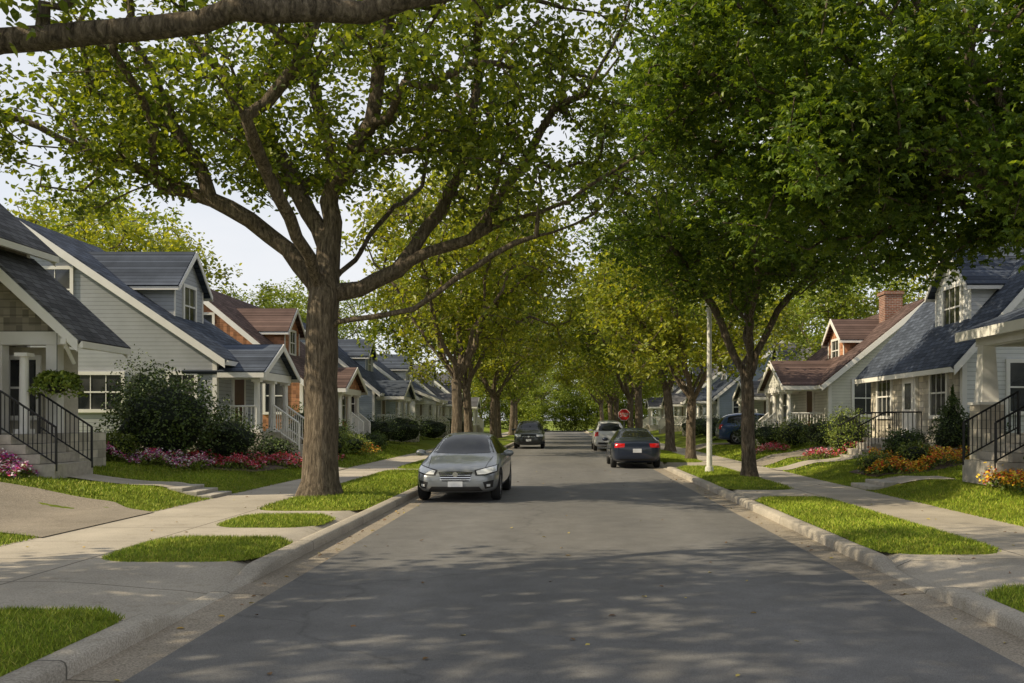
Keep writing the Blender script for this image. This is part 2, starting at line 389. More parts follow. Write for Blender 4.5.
def blades(x0,x1,y0,y1,dens,h,wd,isl=None):
    n=int((x1-x0)*(y1-y0)*dens); x=rng.uniform(x0,x1,n); y=rng.uniform(y0,y1,n)
    if isl:
        r=IR; cx=(isl[0]+isl[1])/2; W=(isl[1]-isl[0])/2
        t=np.minimum(y-isl[2],isl[3]-y); tt=np.clip(t,0,r); hw=W-r+np.sqrt(np.clip(r*r-(r-tt)**2,0,None))
        d=np.minimum(t,hw-np.abs(x-cx)); k=d>-.012-.035*rng.random(n)**3; x,y,d=x[k],y[k],d[k]
        z=gz(x,y)-.002+.045*sm(0,.13,d)+.03*sm(0,.8,d)
    else:
        k=~in_strip(x,y); x,y=x[k],y[k]; z=gz(x,y)-.005
    n=len(x); a=rng.uniform(0,6.283,n); hh=h*rng.uniform(.5,1.25,n); ww=wd*rng.uniform(.7,1.3,n); le=rng.normal(0,.5,(n,2))*hh[:,None]
    b=np.stack([x,y,z],1); dx=np.stack([np.cos(a)*ww,np.sin(a)*ww,0*a],1)
    tip=b+np.stack([le[:,0],le[:,1],hh],1)
    VV.append(np.stack([b-dx,b+dx,tip],1).reshape(-1,3))
for I in ISL:
    if I[2]>45: continue
    y0=max(I[2],4.5) ; y1=I[3]
    if y1<=y0: continue
    blades(I[0]-.05,I[1]+.05,y0-.03,y1+.03,2800 if y1<16 else (1600 if y1<20 else 800),.045 if y1<20 else .055,.0045 if y1<16 else .008,I)
blades(-8.6,-7.15,8,29,1100,.055,.008); blades(-12.5,-8.6,11,29,600,.06,.012)
blades(-11,-7.18,29,48,250,.06,.02)
blades(6.97,8.6,10,27,1100,.055,.008); blades(8.6,11.5,13,27,600,.06,.012); blades(7.0,11,27,48,250,.06,.02)
V=np.concatenate(VV); link('grass',np_mesh('grass',V,np.arange(len(V)).reshape(-1,3)),None,BLADE)

# ------------------------------------------------------------ leaves
T_LEAF=(np.array([(0,0,0),(.3,.35,.10),(.22,.75,.08),(0,1,-.05),(-.22,.75,.08),(-.3,.35,.10)]),np.array([(0,1,2,3),(0,3,4,5)]))
def maple_t():
    v=[(0,.0,0)]; ang=[200,145,90,35,-20]; ra=[.5,.85,1,.85,.5]; f=[]
    v.append((.12*math.cos(math.radians(235)),.12*math.sin(math.radians(235)),0))
    seq=[1]
    for i in range(5):
        a=math.radians(ang[i]); v.append((ra[i]*math.cos(a),ra[i]*math.sin(a),-.12)); t=len(v)-1
        an=math.radians(ang[i]-27.5 if i<4 else -55); rn=.52 if i<4 else .12
        v.append((rn*math.cos(an),rn*math.sin(an),.05)); nn=len(v)-1
        f.append((0,seq[-1],t,nn)); seq.append(nn)
    return np.array(v)*np.array([.66,.66,1]),np.array(f)
T_MAP=maple_t()
def leaf_mesh(name,C,size,T,up=.6,R=None):
    R=R or rng; n=len(C); tv,tf=T
    N=R.normal(size=(n,3)); N[:,2]=np.abs(N[:,2])*.8+up; N/=np.linalg.norm(N,axis=1)[:,None]
    t=R.normal(size=(n,3)); t[:,2]-=.3; t-=(t*N).sum(1)[:,None]*N; t/=np.linalg.norm(t,axis=1)[:,None]; b=np.cross(N,t)
    s=(size*R.uniform(.65,1.3,n))[:,None,None]
    V=C[:,None,:]+s*(tv[None,:,0,None]*b[:,None,:]+tv[None,:,1,None]*t[:,None,:]+tv[None,:,2,None]*N[:,None,:])
    k=len(tv); F=tf[None]+ (np.arange(n)*k)[:,None,None]
    return np_mesh(name,V.reshape(-1,3),F.reshape(-1,4))

# ------------------------------------------------------------ trees
def crown_pts(ells,n,seed,thin=-.12,freq=.45,shell=.35,zmin=0):
    r=random.Random(seed); vols=[e[3]*e[4]*e[5] for e in ells]; out=[]
    off=Vector((seed*7.3,seed*3.1,seed*1.7)); it=0
    while len(out)<n and it<n*40:
        it+=1
        e=r.choices(ells,vols)[0]
        d=Vector((r.gauss(0,1),r.gauss(0,1),r.gauss(0,1))).normalized(); q=r.random()**(1/3)
        if q<.55 and r.random()<shell: continue
        wob=1+.28*mnoise.noise(d*2.2+off)
        p=Vector((e[0]+d.x*q*e[3]*wob,e[1]+d.y*q*e[4]*wob,e[2]+d.z*q*e[5]*wob))
        if p.z<zmin: continue
        if mnoise.noise(p*freq+off)<thin: continue
        out.append(p)
    return np.array([tuple(p) for p in out])
def make_tree(name,trunk,limbs,P,R0,leaf,seed,K=40,sig=.3,T=T_LEAF,bf=.25,sides=9,zlow=2.5,expo=2.2,flare=.55,rmin=.007,up=.5):
    R=np.random.default_rng(seed)
    pos=[];par=[];pl=[]
    def addn(p,pa):
        pos.append(np.array(p,float)); par.append(pa); pl.append(0 if pa<0 else pl[pa]+np.linalg.norm(pos[-1]-pos[pa])); return len(pos)-1
    def seg(i,q,jit=.05,step=.4,bowf=.07):
        a=pos[i]; q=np.array(q,float); d=np.linalg.norm(q-a); n=max(1,int(d/step)); ids=[]
        bow=R.normal(0,bowf*d,3)
        for k in range(1,n+1):
            t=k/n; p=a+(q-a)*t+bow*math.sin(math.pi*t)+(R.normal(0,jit,3) if k<n else 0)
            i=addn(p,i); ids.append(i)
        return i,ids
    i=addn(trunk[0],-1)
    for q in trunk[1:]: i,_=seg(i,q,.008,.35,.006)
    ntr=len(pos)
    for L in limbs:
        q0=np.array(L[0]); A=np.array(pos); k=int(np.argmin(np.linalg.norm(A-q0,axis=1)))
        i=k
        for q in L[1:]: i,_=seg(i,q,.035,.4,.045)
    N=len(P); best=np.full(N,1e9); bi=np.zeros(N,int)
    def upd(j):
        d=np.linalg.norm(P-pos[j],axis=1); c=d+bf*pl[j]
        m=c<best; best[m]=c[m]; bi[m]=j
    for j in range(len(pos)):
        if pos[j][2]>=zlow: upd(j)
    act=np.ones(N,bool); tips=[]
    for _ in range(N):
        c=np.where(act,best,1e9); k=int(np.argmin(c)); act[k]=False
        i,ids=seg(int(bi[k]),P[k],.05,.5); tips.append(i)
        for j in ids: upd(j)
    n=len(pos); w=np.zeros(n); ch=[[] for _ in range(n)]
    for t in tips: w[t]+=1
    for j in range(n-1,0,-1):
        w[j]=max(w[j],.6); w[par[j]]+=w[j]; ch[par[j]].append(j)
    Wt=w[ntr-1]; rad=R0*np.minimum(1.,(w/Wt))**(1/expo)
    rad=np.where(w<12,np.minimum(rad,rmin+.0035*w),rad); rad=np.maximum(rad,rmin)
    z0=trunk[0][2]; zt=trunk[-1][2]
    for j in range(ntr):
        z=pos[j][2]-z0; rad[j]=R0*(1.08-.13*z/(zt-z0))*(1+flare*math.exp(-max(z,0)/.22))
    V=[];F=[]
    A=np.array(pos)
    def tube(ch_):
        base=len(V); m=len(ch_); ns=sides if rad[ch_[1]]>.06 else (6 if rad[ch_[1]]>.03 else 4)
        if ch_[0]==0: ns=16
        x=None
        for k,j in enumerate(ch_):
            d=A[ch_[min(k+1,m-1)]]-A[ch_[max(k-1,0)]]; d=d/(np.linalg.norm(d)+1e-9)
            if x is None: x=np.cross(d,[.3,1,.2])
            x=x-d*(x@d); x=x/(np.linalg.norm(x)+1e-9); y=np.cross(d,x)
            rr=rad[j] if (k>0 or j==0) else min(rad[j],rad[ch_[1]]*1.25)
            for q in range(ns):
                a=2*math.pi*q/ns; rw=rr
                if ns==16: rw=rr*(1+.045*math.sin(a*3+1)+.03*math.sin(a*5+k*.15))
                V.append(A[j]+(x*math.cos(a)+y*math.sin(a))*rw)
        for k in range(m-1):
            for q in range(ns):
                F.append((base+k*ns+q,base+k*ns+(q+1)%ns,base+(k+1)*ns+(q+1)%ns,base+(k+1)*ns+q))
    st=[(0,None)]
    while st:
        j,p=st.pop(); c=[p,j] if p is not None else [j]
        while ch[c[-1]]:
            cc=sorted(ch[c[-1]],key=lambda q:-w[q])
            for o in cc[1:]: st.append((o,c[-1]))
            c.append(cc[0])
        if len(c)>1: tube(c)
    bark=np_mesh(name+'_trunk',V,F,True); bark.materials.append(BARK)
    C=[]
    for t in tips:
        a=A[t]; b=A[par[t]]
        tt=R.uniform(-.1,1,(K,1)); c=a+(b-a)*tt*.8+R.normal(0,sig,(K,3))*np.array([1,1,.7]); C.append(c)
    C=np.concatenate(C)
    lm=leaf_mesh(name+'_foliage',C,leaf[0],T,up,R); lm.materials.append(leaf[1])
    return bark,lm
def place(name,meshes,loc,rot=0,sc=1,zs=1):
    e=empty(name,loc); e.rotation_euler=(0,0,rot); e.scale=(sc,sc,sc*zs)
    link('trunk',meshes[0],e); link('foliage',meshes[1],e); return e

# oak (main left tree)
oak_tr=[(0,0,-.1),(.02,0,1.2),(.0,.02,2.4),(.03,0,3.4),(.08,0,4.2)]
oak_l=[[(.1,0,4.1),(.8,.2,4.35),(1.55,.3,4.75),(3.1,.2,5.4),(4.55,0,5.9),(6.0,-.5,6.6),(7.0,-.6,7.2)],
 [(.1,0,3.3),(1.2,-.4,3.7),(2.5,-.8,4.1),(3.7,-1.3,4.8),(5.6,-1.6,5.5)],
 [(0,0,4.1),(-.45,.1,4.8),(-1.1,.2,5.45),(-2.3,.0,6.2),(-4.2,-.4,7.0),(-5.8,-.8,7.6)],
 [(.05,0,4.2),(.12,.2,5.2),(.1,.3,6.2),(-.2,.5,8.3),(-.4,.6,10.3),(-.3,.6,12)],
 [(.1,.3,6.0),(.6,-.1,6.8),(1.2,-.6,7.6),(1.6,-1,9.5),(2.2,-1,11.5)],
 [(.1,.25,5.4),(-.7,.6,6.6),(-1.5,1,7.8),(-2.7,1.6,9.5),(-4,2,11)],
 [(.1,0,4.2),(.5,1.,5.1),(.8,1.8,6),(1.5,4,7.5)],[(.1,0,4.2),(-.2,-1.,5.2),(-.5,-1.8,6.2),(-.8,-3.6,7.4)],
 [(1.55,.3,4.75),(2.1,.6,5.7),(2.6,.8,6.6),(3.6,1,8.6)],[(-2.3,0,6.2),(-2.9,-.3,7.6),(-3.6,-.6,9.2)],[(3.1,.2,5.4),(3.9,.3,6.6),(4.9,.2,8.2)]]
oak_c=[(0,0,9.9,6.8,5.0,3.9),(5.0,-.6,7.0,2.7,2.4,1.8),(-5.0,-.4,7.7,2.7,2.2,2.0),(2.5,1.5,7.8,2.2,2.5,1.3),(-2.4,1.2,7.9,2,2.4,1.4)]
Pk=crown_pts(oak_c,1060,3,-.06,.62)
oak=make_tree('oak_tree',oak_tr,oak_l,Pk,.33,(.14,L_OAK),3,K=46,sig=.26,zlow=4.3,flare=.5,expo=2.5)
place('oak_tree',oak,(-5.0,18.7,.15))

# overhanging tree at near left (trunk out of frame): origin (-7.8,6.5)
t2=[(0,0,-.1),(.0,.1,1.5),(.05,.2,3.2)]
l2=[[(.05,.2,3.2),(.6,.6,3.9),(1.5,1.1,4.5),(2.8,1.5,4.82),(4.0,1.5,4.92),(5.2,1.5,5.08),(6.4,1.7,5.3),(7.4,2.0,5.8),(8.0,2.2,6.8)],
 [(.05,.2,3.2),(-.3,.1,5),(-.5,.1,8)],[(.05,.2,3.2),(-.2,-.9,5.0),(1.5,-2.5,7.2)],[(.05,.2,3.2),(-.5,1.4,5.6),(-.4,2.6,7.6)],[(-.4,.1,6.0),(.8,0,7.6),(2.,0,8.6)]]
c2=[(.9,-.5,9.4,4.6,4.4,2.6),(3.4,1.7,4.95,.8,.9,.5),(5.6,2.0,5.9,2.2,1.8,.5),(8.0,2.2,7.6,2.2,2.0,1.2)]
Pk=crown_pts(c2,560,8,-.05,.55)
ash=make_tree('overhanging_tree',t2,l2,Pk,.24,(.11,L_OAK),8,K=40,sig=.24,zlow=3.2,expo=2.6)
place('elm_tree',ash,(-7.8,6.5,.3))

# big maple right (trunk out of frame)
t3=[(0,0,-.1),(-.05,0,1.6),(-.1,.1,3.0)]
l3=[[(-.1,.1,3.0),(-1.2,.4,4.2),(-2.6,.6,4.9),(-4.6,.8,5.8),(-7,1,6.8)],[(-.1,.1,3.0),(-.9,1.6,4.2),(-2.4,3.0,5.4),(-4,4,6.6)],
 [(-.1,.1,3.0),(.3,.2,5),(.2,.3,8)],[(-.1,.1,3.0),(-1.3,-.9,4.5),(-3,-2,6.4)],[(-2.6,.6,4.9),(-3.2,1,7),(-4,1.3,9)],[(-.1,.1,3.0),(1,1.5,4.6),(2,3.5,6)],[(-.1,.1,3.0),(-1.5,1.2,5.2),(-2.6,1.6,7.5)]]
c3=[(-2.6,1.4,8.0,5.4,4.4,4.0),(-1.2,2.5,5.6,4.0,3.0,1.9),(-5.4,1.2,6.6,2.8,2.6,2.5),(-3.4,1.4,5.2,3.2,2.6,1.6)]
Pk=crown_pts(c3,1450,21,-.08,.7)
map1=make_tree('maple_tree',t3,l3,Pk,.27,(.16,L_MAP),21,K=42,sig=.22,T=T_MAP,zlow=3.1,up=.9,expo=2.2)
place('maple_tree',map1,(9.2,13.0,.4))
# maple with slender trunk
t4=[(0,0,-.1),(-.05,0,1.3),(-.05,.05,2.6)]
l4=[[(-.05,.05,2.6),(-.6,.1,3.8),(-1.3,.2,5.2),(-2.6,.2,7)],[(-.05,.05,2.6),(.4,0,3.8),(1.1,-.1,5),(2.6,-.2,6.6)],[(-.05,.05,2.6),(0,.2,4.5),(.1,.2,8)],[(-.05,.05,2.6),(.2,1.3,4.4),(.5,2.8,6)],[(-.05,.05,2.6),(-.2,-1.2,4.4),(-.5,-2.6,6)]]
c4=[(0,0,8.6,5.0,4.6,3.9),(-.5,-1,6.2,3.6,3.2,1.8)]
Pk=crown_pts(c4,900,33,-.1,.65)
map2=make_tree('maple_tree_b',t4,l4,Pk,.18,(.17,L_MAP),33,K=40,sig=.28,T=T_MAP,zlow=3.0,up=.9)
place('maple_tree',map2,(5.2,24.8,.18))

def generic(name,seed,leaf,n=600,K=26,size=.21,H=11,Rw=4.6,sig=.32,fork=2.8,low=4.4,lean=.0):
    r=random.Random(seed)
    tr=[(0,0,-.1),(.05+lean*.4,0,1.4),(.02+lean,.05,fork)]; lb=[]
    for i in range(6):
        a=i*1.05+r.uniform(-.3,.3); R1=Rw*r.uniform(.45,.85)
        lb.append([(.02+lean,.05,fork),(lean+math.cos(a)*R1*.3,math.sin(a)*R1*.3,fork+1.3+r.random()*.9),(lean+math.cos(a)*R1*.7,math.sin(a)*R1*.7,fork+2.8+r.random()*1.5),(lean+math.cos(a)*R1,math.sin(a)*R1,fork+4+r.random()*2.2)])
    rz=(H-low)/2
    el=[(0,0,low+rz,Rw*.9,Rw*.9,rz)]+[(math.cos(a)*Rw*.65,math.sin(a)*Rw*.65,low+rz*q,Rw*.5,Rw*.5,rz*.55) for a,q in ((r.random()*6,.6),(r.random()*6,.9),(r.random()*6,1.3),(r.random()*6,.5))]
    P=crown_pts(el,n,seed,-.08,.65)
    return make_tree(name,tr,lb,P,.22,(size,leaf),seed,K=K,sig=sig,zlow=fork,sides=7)
GA=generic('street_tree_a',41,L_LIGHT,H=11.5,Rw=5.2,low=3.9,n=640); GB=generic('street_tree_b',52,L_OAK,H=12,Rw=5.2,lean=.25); GC=generic('street_tree_c',67,L_BACK,H=12,Rw=4.8,low=3.2,lean=-.2)
for i,(x,y,m,s,zs) in enumerate([(-5.0,43,GA,1.12,1.1),(-5.5,54,GB,1.15,1.05),(-5.0,67,GA,1.2,.95),(-5.5,79,GC,1.1,1),(-5.1,92,GB,1.2,1),(-5.4,108,GA,1.2,1),
      (5.2,36,GA,.84,1.0),(5.6,46,GC,1.0,1.1),(5.1,59,GB,1.15,1.05),(5.5,71,GA,1.15,1),(5.2,85,GC,1.15,1),(5.4,99,GA,1.2,.95),(5.3,115,GB,1.2,1)]):
    place('street_tree',m,(x,y,.13),i*1.7+.4,s,zs)
for x,y,m,s in [(-12.0,3.4,GB,1.0)]:  # unseen tree left of frame, added to shade the near road
    place('street_tree',m,(x,y,.5),x,s)
bt=[(-24,48,1.2,.95),(-29,56,1.35,1),(-20,62,1.0,.9),(-36,50,1.3,.95),(-20,76,1.1,1),(17,52,1.0,.9),(22,43,1.15,.9),(19,70,1.2,1)]
for i,(x,y,s,zs) in enumerate(bt): place('backyard_tree',GC if i%3 else GA,(x,y,.5),i*2.1,s,zs)
lm=GC[1]; tl=empty('distant_trees',(0,136,0))
for x in list(range(-60,64,8))+[-9,-2,5,12]:
    near=x in (-9,-2,5,12)
    o=link('foliage',lm,tl); o.location=(x,random.uniform(4,8) if near else random.uniform(-4,12),-5.0 if near else -3.4+random.random()*1.2); o.rotation_euler=(0,0,x); o.scale=(1.35,1.15,1.4 if near else random.uniform(.95,1.35))
    if not near:
        o2=link('trunk',GC[0],tl); o2.location=(o.location.x,o.location.y,-.3)

# ------------------------------------------------------------ shrubs / flowers
def shrub(x,y,rx,ry,h,mat=None,n=1600,size=.07,name='shrub',shape='round'):
    mat=mat or L_SHR; z=g1(x,y)-.03; e=empty(name,(x,y,z))
    C=[]; off=Vector((x,y,h))
    while len(C)<n:
        d=Vector((random.gauss(0,1),random.gauss(0,1),random.gauss(0,1))).normalized()
        q=random.uniform(.70,1.08)*(1+.4*mnoise.noise(d*1.9+off)+.16*mnoise.noise(d*6+off))
        px,py,pz=d.x*q,d.y*q,d.z*q
        if shape=='cone':
            t=(pz+1)/2; k=1.15*max(0,1-t)**.8; px*=k*1.1;py*=k*1.1
        zz=h*.5+pz*h*.5
        if zz<0.0: continue
        C.append((px*rx,py*ry,zz))
    link('foliage',leaf_mesh('shrub_foliage',np.array(C),size,T_LEAF,.3),e,mat)
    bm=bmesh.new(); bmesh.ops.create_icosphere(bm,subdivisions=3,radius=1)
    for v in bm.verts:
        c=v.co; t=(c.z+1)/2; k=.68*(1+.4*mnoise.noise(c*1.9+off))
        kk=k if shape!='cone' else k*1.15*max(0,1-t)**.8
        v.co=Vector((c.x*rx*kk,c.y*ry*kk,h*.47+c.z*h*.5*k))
    me=bpy.data.meshes.new('core'); bm.to_mesh(me); bm.free(); link('dark_core',me,e,CORE)  # solid dark core inside the leaves, closes the gaps
FL1=m_flower('pink_flower_mat',[(.6,.14,.34),(.75,.6,.68),(.4,.06,.35),(.8,.75,.75),(.55,.03,.1)])
FL2=m_flower('orange_flower_mat',[(.8,.32,.02),(.8,.55,.04),(.65,.07,.03),(.85,.65,.06)])
FL3=m_flower('red_flower_mat',[(.55,.02,.03),(.65,.1,.18),(.45,.02,.05),(.7,.35,.45)])
def flowers(x0,x1,y0,y1,mat,h=.3,n=900,nf=260):
    e=empty('flower_bed',((x0+x1)/2,(y0+y1)/2,g1((x0+x1)/2,(y0+y1)/2)))
    def pts(n,lo,hi):
        x=rng.uniform(x0,x1,n); y=rng.uniform(y0,y1,n); m=.6+.5*np.sin(x*5+y*3)*np.sin(y*4)
        z=gz(x,y)+rng.uniform(lo,hi,n)*h*m+.03
        return np.stack([x,y,z],1)-np.array(e.location)
    link('foliage',leaf_mesh('bed_foliage',pts(n,0,1),.08,T_LEAF,.4),e,L_SHR2)
    P=pts(nf,.75,1.2)
    P=np.repeat(P,5,0)+rng.normal(0,.03,(nf*5,3))
    link('blossoms',leaf_mesh('blossoms',P,.065,T_LEAF,.9),e,mat)
# left
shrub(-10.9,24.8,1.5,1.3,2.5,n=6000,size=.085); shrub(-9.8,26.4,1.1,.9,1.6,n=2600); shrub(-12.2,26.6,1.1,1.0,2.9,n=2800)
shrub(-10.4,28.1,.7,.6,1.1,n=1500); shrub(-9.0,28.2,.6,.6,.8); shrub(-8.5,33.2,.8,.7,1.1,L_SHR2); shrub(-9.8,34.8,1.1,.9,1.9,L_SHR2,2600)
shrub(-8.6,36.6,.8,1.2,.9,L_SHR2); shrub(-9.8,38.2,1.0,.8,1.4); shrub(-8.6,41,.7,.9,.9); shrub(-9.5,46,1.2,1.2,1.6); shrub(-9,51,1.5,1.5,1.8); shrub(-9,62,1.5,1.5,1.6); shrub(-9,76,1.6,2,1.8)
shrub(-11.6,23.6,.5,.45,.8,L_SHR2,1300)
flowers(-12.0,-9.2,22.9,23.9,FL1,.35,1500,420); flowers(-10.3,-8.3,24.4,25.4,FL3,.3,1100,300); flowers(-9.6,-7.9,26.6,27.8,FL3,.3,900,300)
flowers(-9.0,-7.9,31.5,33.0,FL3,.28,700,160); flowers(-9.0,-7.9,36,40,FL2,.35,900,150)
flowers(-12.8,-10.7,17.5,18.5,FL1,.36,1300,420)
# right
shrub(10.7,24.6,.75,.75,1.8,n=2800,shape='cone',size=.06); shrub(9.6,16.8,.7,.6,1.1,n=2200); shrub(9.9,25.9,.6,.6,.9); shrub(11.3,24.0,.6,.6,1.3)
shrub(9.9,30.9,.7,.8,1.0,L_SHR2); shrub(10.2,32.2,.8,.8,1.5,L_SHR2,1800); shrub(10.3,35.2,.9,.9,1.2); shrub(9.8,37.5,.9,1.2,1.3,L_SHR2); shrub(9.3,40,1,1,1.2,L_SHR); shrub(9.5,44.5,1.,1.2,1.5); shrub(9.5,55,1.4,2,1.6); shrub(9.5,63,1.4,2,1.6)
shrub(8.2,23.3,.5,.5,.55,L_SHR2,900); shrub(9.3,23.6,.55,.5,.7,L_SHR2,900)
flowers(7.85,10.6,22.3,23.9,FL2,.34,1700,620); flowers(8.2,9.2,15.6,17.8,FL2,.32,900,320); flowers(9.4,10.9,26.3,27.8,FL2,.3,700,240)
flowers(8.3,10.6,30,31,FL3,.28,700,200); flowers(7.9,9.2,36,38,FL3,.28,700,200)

# ------------------------------------------------------------ houses
class House:
    def __init__(s,name,side,uf,ub,y0,y1,zg,ze,zr,um=None,wm=None,rm=None,ov=.42):
        s.s=side;s.uf=uf;s.ub=ub;s.y0=y0;s.y1=y1;s.zg=zg;s.ze=ze;s.zr=zr;s.um=um or (uf+ub)/2; s.wm=wm; s.rm=rm
        s.e=empty(name,(side*uf,y0,zg))
        s.wall=Part('walls',wm); s.roof=Part('roof',rm); s.trim=Part('trim',WHITE); s.glass=Part('windows',GLASS)
        s.fnd=Part('foundation',STONE); s.door=Part('door',DOOR); s.blk=Part('railing',BLACK); s.stp=Part('steps',CONC2); s.extra=[]
        s.k=(zr-ze)/(s.um-uf); kb=(zr-ze)/(ub-s.um)
        pts=[(uf,zg-.4),(uf,ze),(s.um,zr),(ub,ze),(ub,zg-.4)]
        s.wall.loft([s.p(u,y0,z) for u,z in pts],[s.p(u,y1,z) for u,z in pts])
        s.roofpair(uf-ov,ze-ov*s.k,s.um,zr,ub+ov,ze-ov*kb,y0-.38,y1+.38)
        q=[(uf-.03,zg-.4),(uf-.03,zg+.45),(ub,zg+.45),(ub,zg-.4)]
        s.fnd.loft([s.p(u,y0-.03,z) for u,z in q],[s.p(u,y1+.03,z) for u,z in q])
        s.O('gable',uf-.02,uf+.12,zg+.452,ze-.03,0.004,.03,s.trim); s.O('front',y0-.02,y0+.12,zg+.452,ze-.05,0.004,.025,s.trim); s.O('front',y1-.12,y1,zg+.452,ze-.05,0.004,.025,s.trim)
    def p(s,u,y,z): return (s.s*u,y,z)
    def O(s,wall,a0,a1,z0,z1,o0,o1,part,plane=None):
        if wall=='front':
            u=s.uf if plane is None else plane
            xa,xb=sorted((s.s*(u-o0),s.s*(u-o1))); part.box(xa,xb,a0,a1,z0,z1)
        else:
            y=s.y0 if plane is None else plane
            xa,xb=sorted((s.s*a0,s.s*a1)); part.box(xa,xb,y-o1,y-o0,z0,z1)
    def roofpair(s,ua,za,um,zr,ub,zb,ya,yb,th=.13):
        s.roof.slab([s.p(ua,ya,za),s.p(um,ya,zr),s.p(um,yb,zr),s.p(ua,yb,za)],th)
        s.roof.slab([s.p(ub,ya,zb),s.p(um,ya,zr),s.p(um,yb,zr),s.p(ub,yb,zb)],th)
        for (u0,z0) in ((ua,za),(ub,zb)):
            q=[(u0,z0+.10),(um,zr+.12),(um,zr-.16),(u0,z0-.16)]
            for y in (ya-.045,yb+.003): s.trim.loft([s.p(u,y,z) for u,z in q],[s.p(u,y+.042,z) for u,z in q])
        u=ua; xa,xb=sorted((s.s*(u-.10),s.s*(u-.003))); s.trim.box(xa,xb,ya,yb,za-.07,za+.08)
    def window(s,wall,a,z0,w,h,cols=2,rows=2,plane=None):
        f=.11; a0,a1=a-w/2,a+w/2; z1=z0+h; T=s.trim
        s.O(wall,a0-f,a0,z0-f,z1+f,0.004,.06,T,plane); s.O(wall,a1,a1+f,z0-f,z1+f,0.004,.06,T,plane)
        s.O(wall,a0,a1,z1,z1+f,0.004,.06,T,plane); s.O(wall,a0,a1,z0-f,z0,0.004,.075,T,plane)
        s.O(wall,a0,a1,z0,z1,.004,.015,s.glass,plane)
        s.O(wall,a0,a1,(z0+z1)/2-.025,(z0+z1)/2+.025,.016,.04,T,plane)
        for i in range(1,cols):
            c=a0+w*i/cols; s.O(wall,c-.012,c+.012,z0,z1,.017,.032,T,plane)
    def dormer(s,u,ya,yb,ze,zr,wm=None,win=(.9,1.0),cols=2):
        wl=Part('dormer_walls',wm or s.wm); zb=s.ze+(u-s.uf)*s.k; ym=(ya+yb)/2; ue=s.um
        pts=[(ya,zb-.3),(ya,ze),(ym,zr),(yb,ze),(yb,zb-.3)]
        wl.loft([s.p(u,y,z) for y,z in pts],[s.p(ue,y,z) for y,z in pts]); s.extra.append(wl)
        k=(zr-ze)/(ym-ya); o=.22
        for y,sg in ((ya-o,1),(yb+o,-1)):
            z=ze-o*k; s.roof.slab([s.p(u-.25,y,z),s.p(u-.25,ym,zr),s.p(ue,ym,zr),s.p(ue,y,z)],.09)
            q=[(y,z+.07),(ym,zr+.09),(ym,zr-.12),(y,z-.10)]
            s.trim.loft([s.p(u-.29,a,b) for a,b in q],[s.p(u-.253,a,b) for a,b in q])
            ys_=sorted((y-.03*sg,y)); xa,xb=sorted((s.s*(u-.25),s.s*ue)); s.trim.box(xa,xb,ys_[0],ys_[1],z-.08,z+.06)
        s.window('front',ym,ze-win[1]-.05,win[0],win[1],cols,2,plane=u)
        s.O('front',ya-.01,ya+.09,zb,ze-.02,.003,.025,s.trim,u); s.O('front',yb-.09,yb+.01,zb,ze-.02,.003,.025,s.trim,u)
    def porch(s,ya,yb,d,zf,zt,roof='gable',ncol=2,steps=True,rail=None,zr=None,pier=False,sy=None):
        u=s.uf-d; F=Part('porch_floor',CONC2); F.box(*sorted((s.s*(u-.05),s.s*(s.uf-.035))),ya,yb,s.zg-.3,zf); s.extra.append(F)
        for i in range(ncol):
            y=ya+.2+(yb-ya-.4)*i/(ncol-1); x=s.s*(u+.18)
            zb=zf
            if pier:
                P=Part('pier',STONE); P.box(x-.27,x+.27,y-.27,y+.27,s.zg-.3,zf+.65); s.extra.append(P)
                s.trim.box(x-.31,x+.31,y-.31,y+.31,zf+.652,zf+.72); zb=zf+.72
                s.trim.loft([(x-.2,y-.2,zb),(x+.2,y-.2,zb),(x+.2,y+.2,zb),(x-.2,y+.2,zb)],[(x-.14,y-.14,zt-.28),(x+.14,y-.14,zt-.28),(x+.14,y+.14,zt-.28),(x-.14,y+.14,zt-.28)])
            else:
                s.trim.cyl((x,y,zb+.1),(x,y,zt-.36),.11,.09,12); s.trim.box(x-.15,x+.15,y-.15,y+.15,zb,zb+.1); s.trim.box(x-.14,x+.14,y-.14,y+.14,zt-.36,zt-.28)
        zr=zr or zt+.9; ym=(ya+yb)/2; ue=s.uf+ (zr-s.ze)/s.k if zr>s.ze else s.uf
        if roof!='none':
            s.trim.box(*sorted((s.s*(u+.02),s.s*(u+.32))),ya,yb,zt-.278,zt-.02)
            s.trim.box(*sorted((s.s*(u+.33),s.s*(s.uf-.03))),ya,ya+.24,zt-.278,zt-.02); s.trim.box(*sorted((s.s*(u+.33),s.s*(s.uf-.03))),yb-.24,yb,zt-.278,zt-.02)
        if roof=='gable':
            G=Part('porch_gable',s.wm); G.loft([s.p(u+.06,ya,zt),s.p(u+.06,ym,zr),s.p(u+.06,yb,zt)],[s.p(ue+.3,ya,zt),s.p(ue+.3,ym,zr),s.p(ue+.3,yb,zt)]); s.extra.append(G)
            k=(zr-zt)/(ym-ya)
            for y in (ya-.25,yb+.25):
                z=zt-.25*k; s.roof.slab([s.p(u-.2,y,z),s.p(u-.2,ym,zr),s.p(ue+.5,ym,zr),s.p(ue+.5,y,z)],.1)
                q=[(y,z+.07),(ym,zr+.1),(ym,zr-.12),(y,z-.12)]; s.trim.loft([s.p(u-.245,a,b) for a,b in q],[s.p(u-.203,a,b) for a,b in q])
                sg=1 if y<ym else -1; yq=sorted((y-.035*sg,y)); s.trim.box(*sorted((s.s*(u-.2),s.s*(s.uf-.05))),yq[0],yq[1],z-.1,z+.08)
        elif roof=='shed':
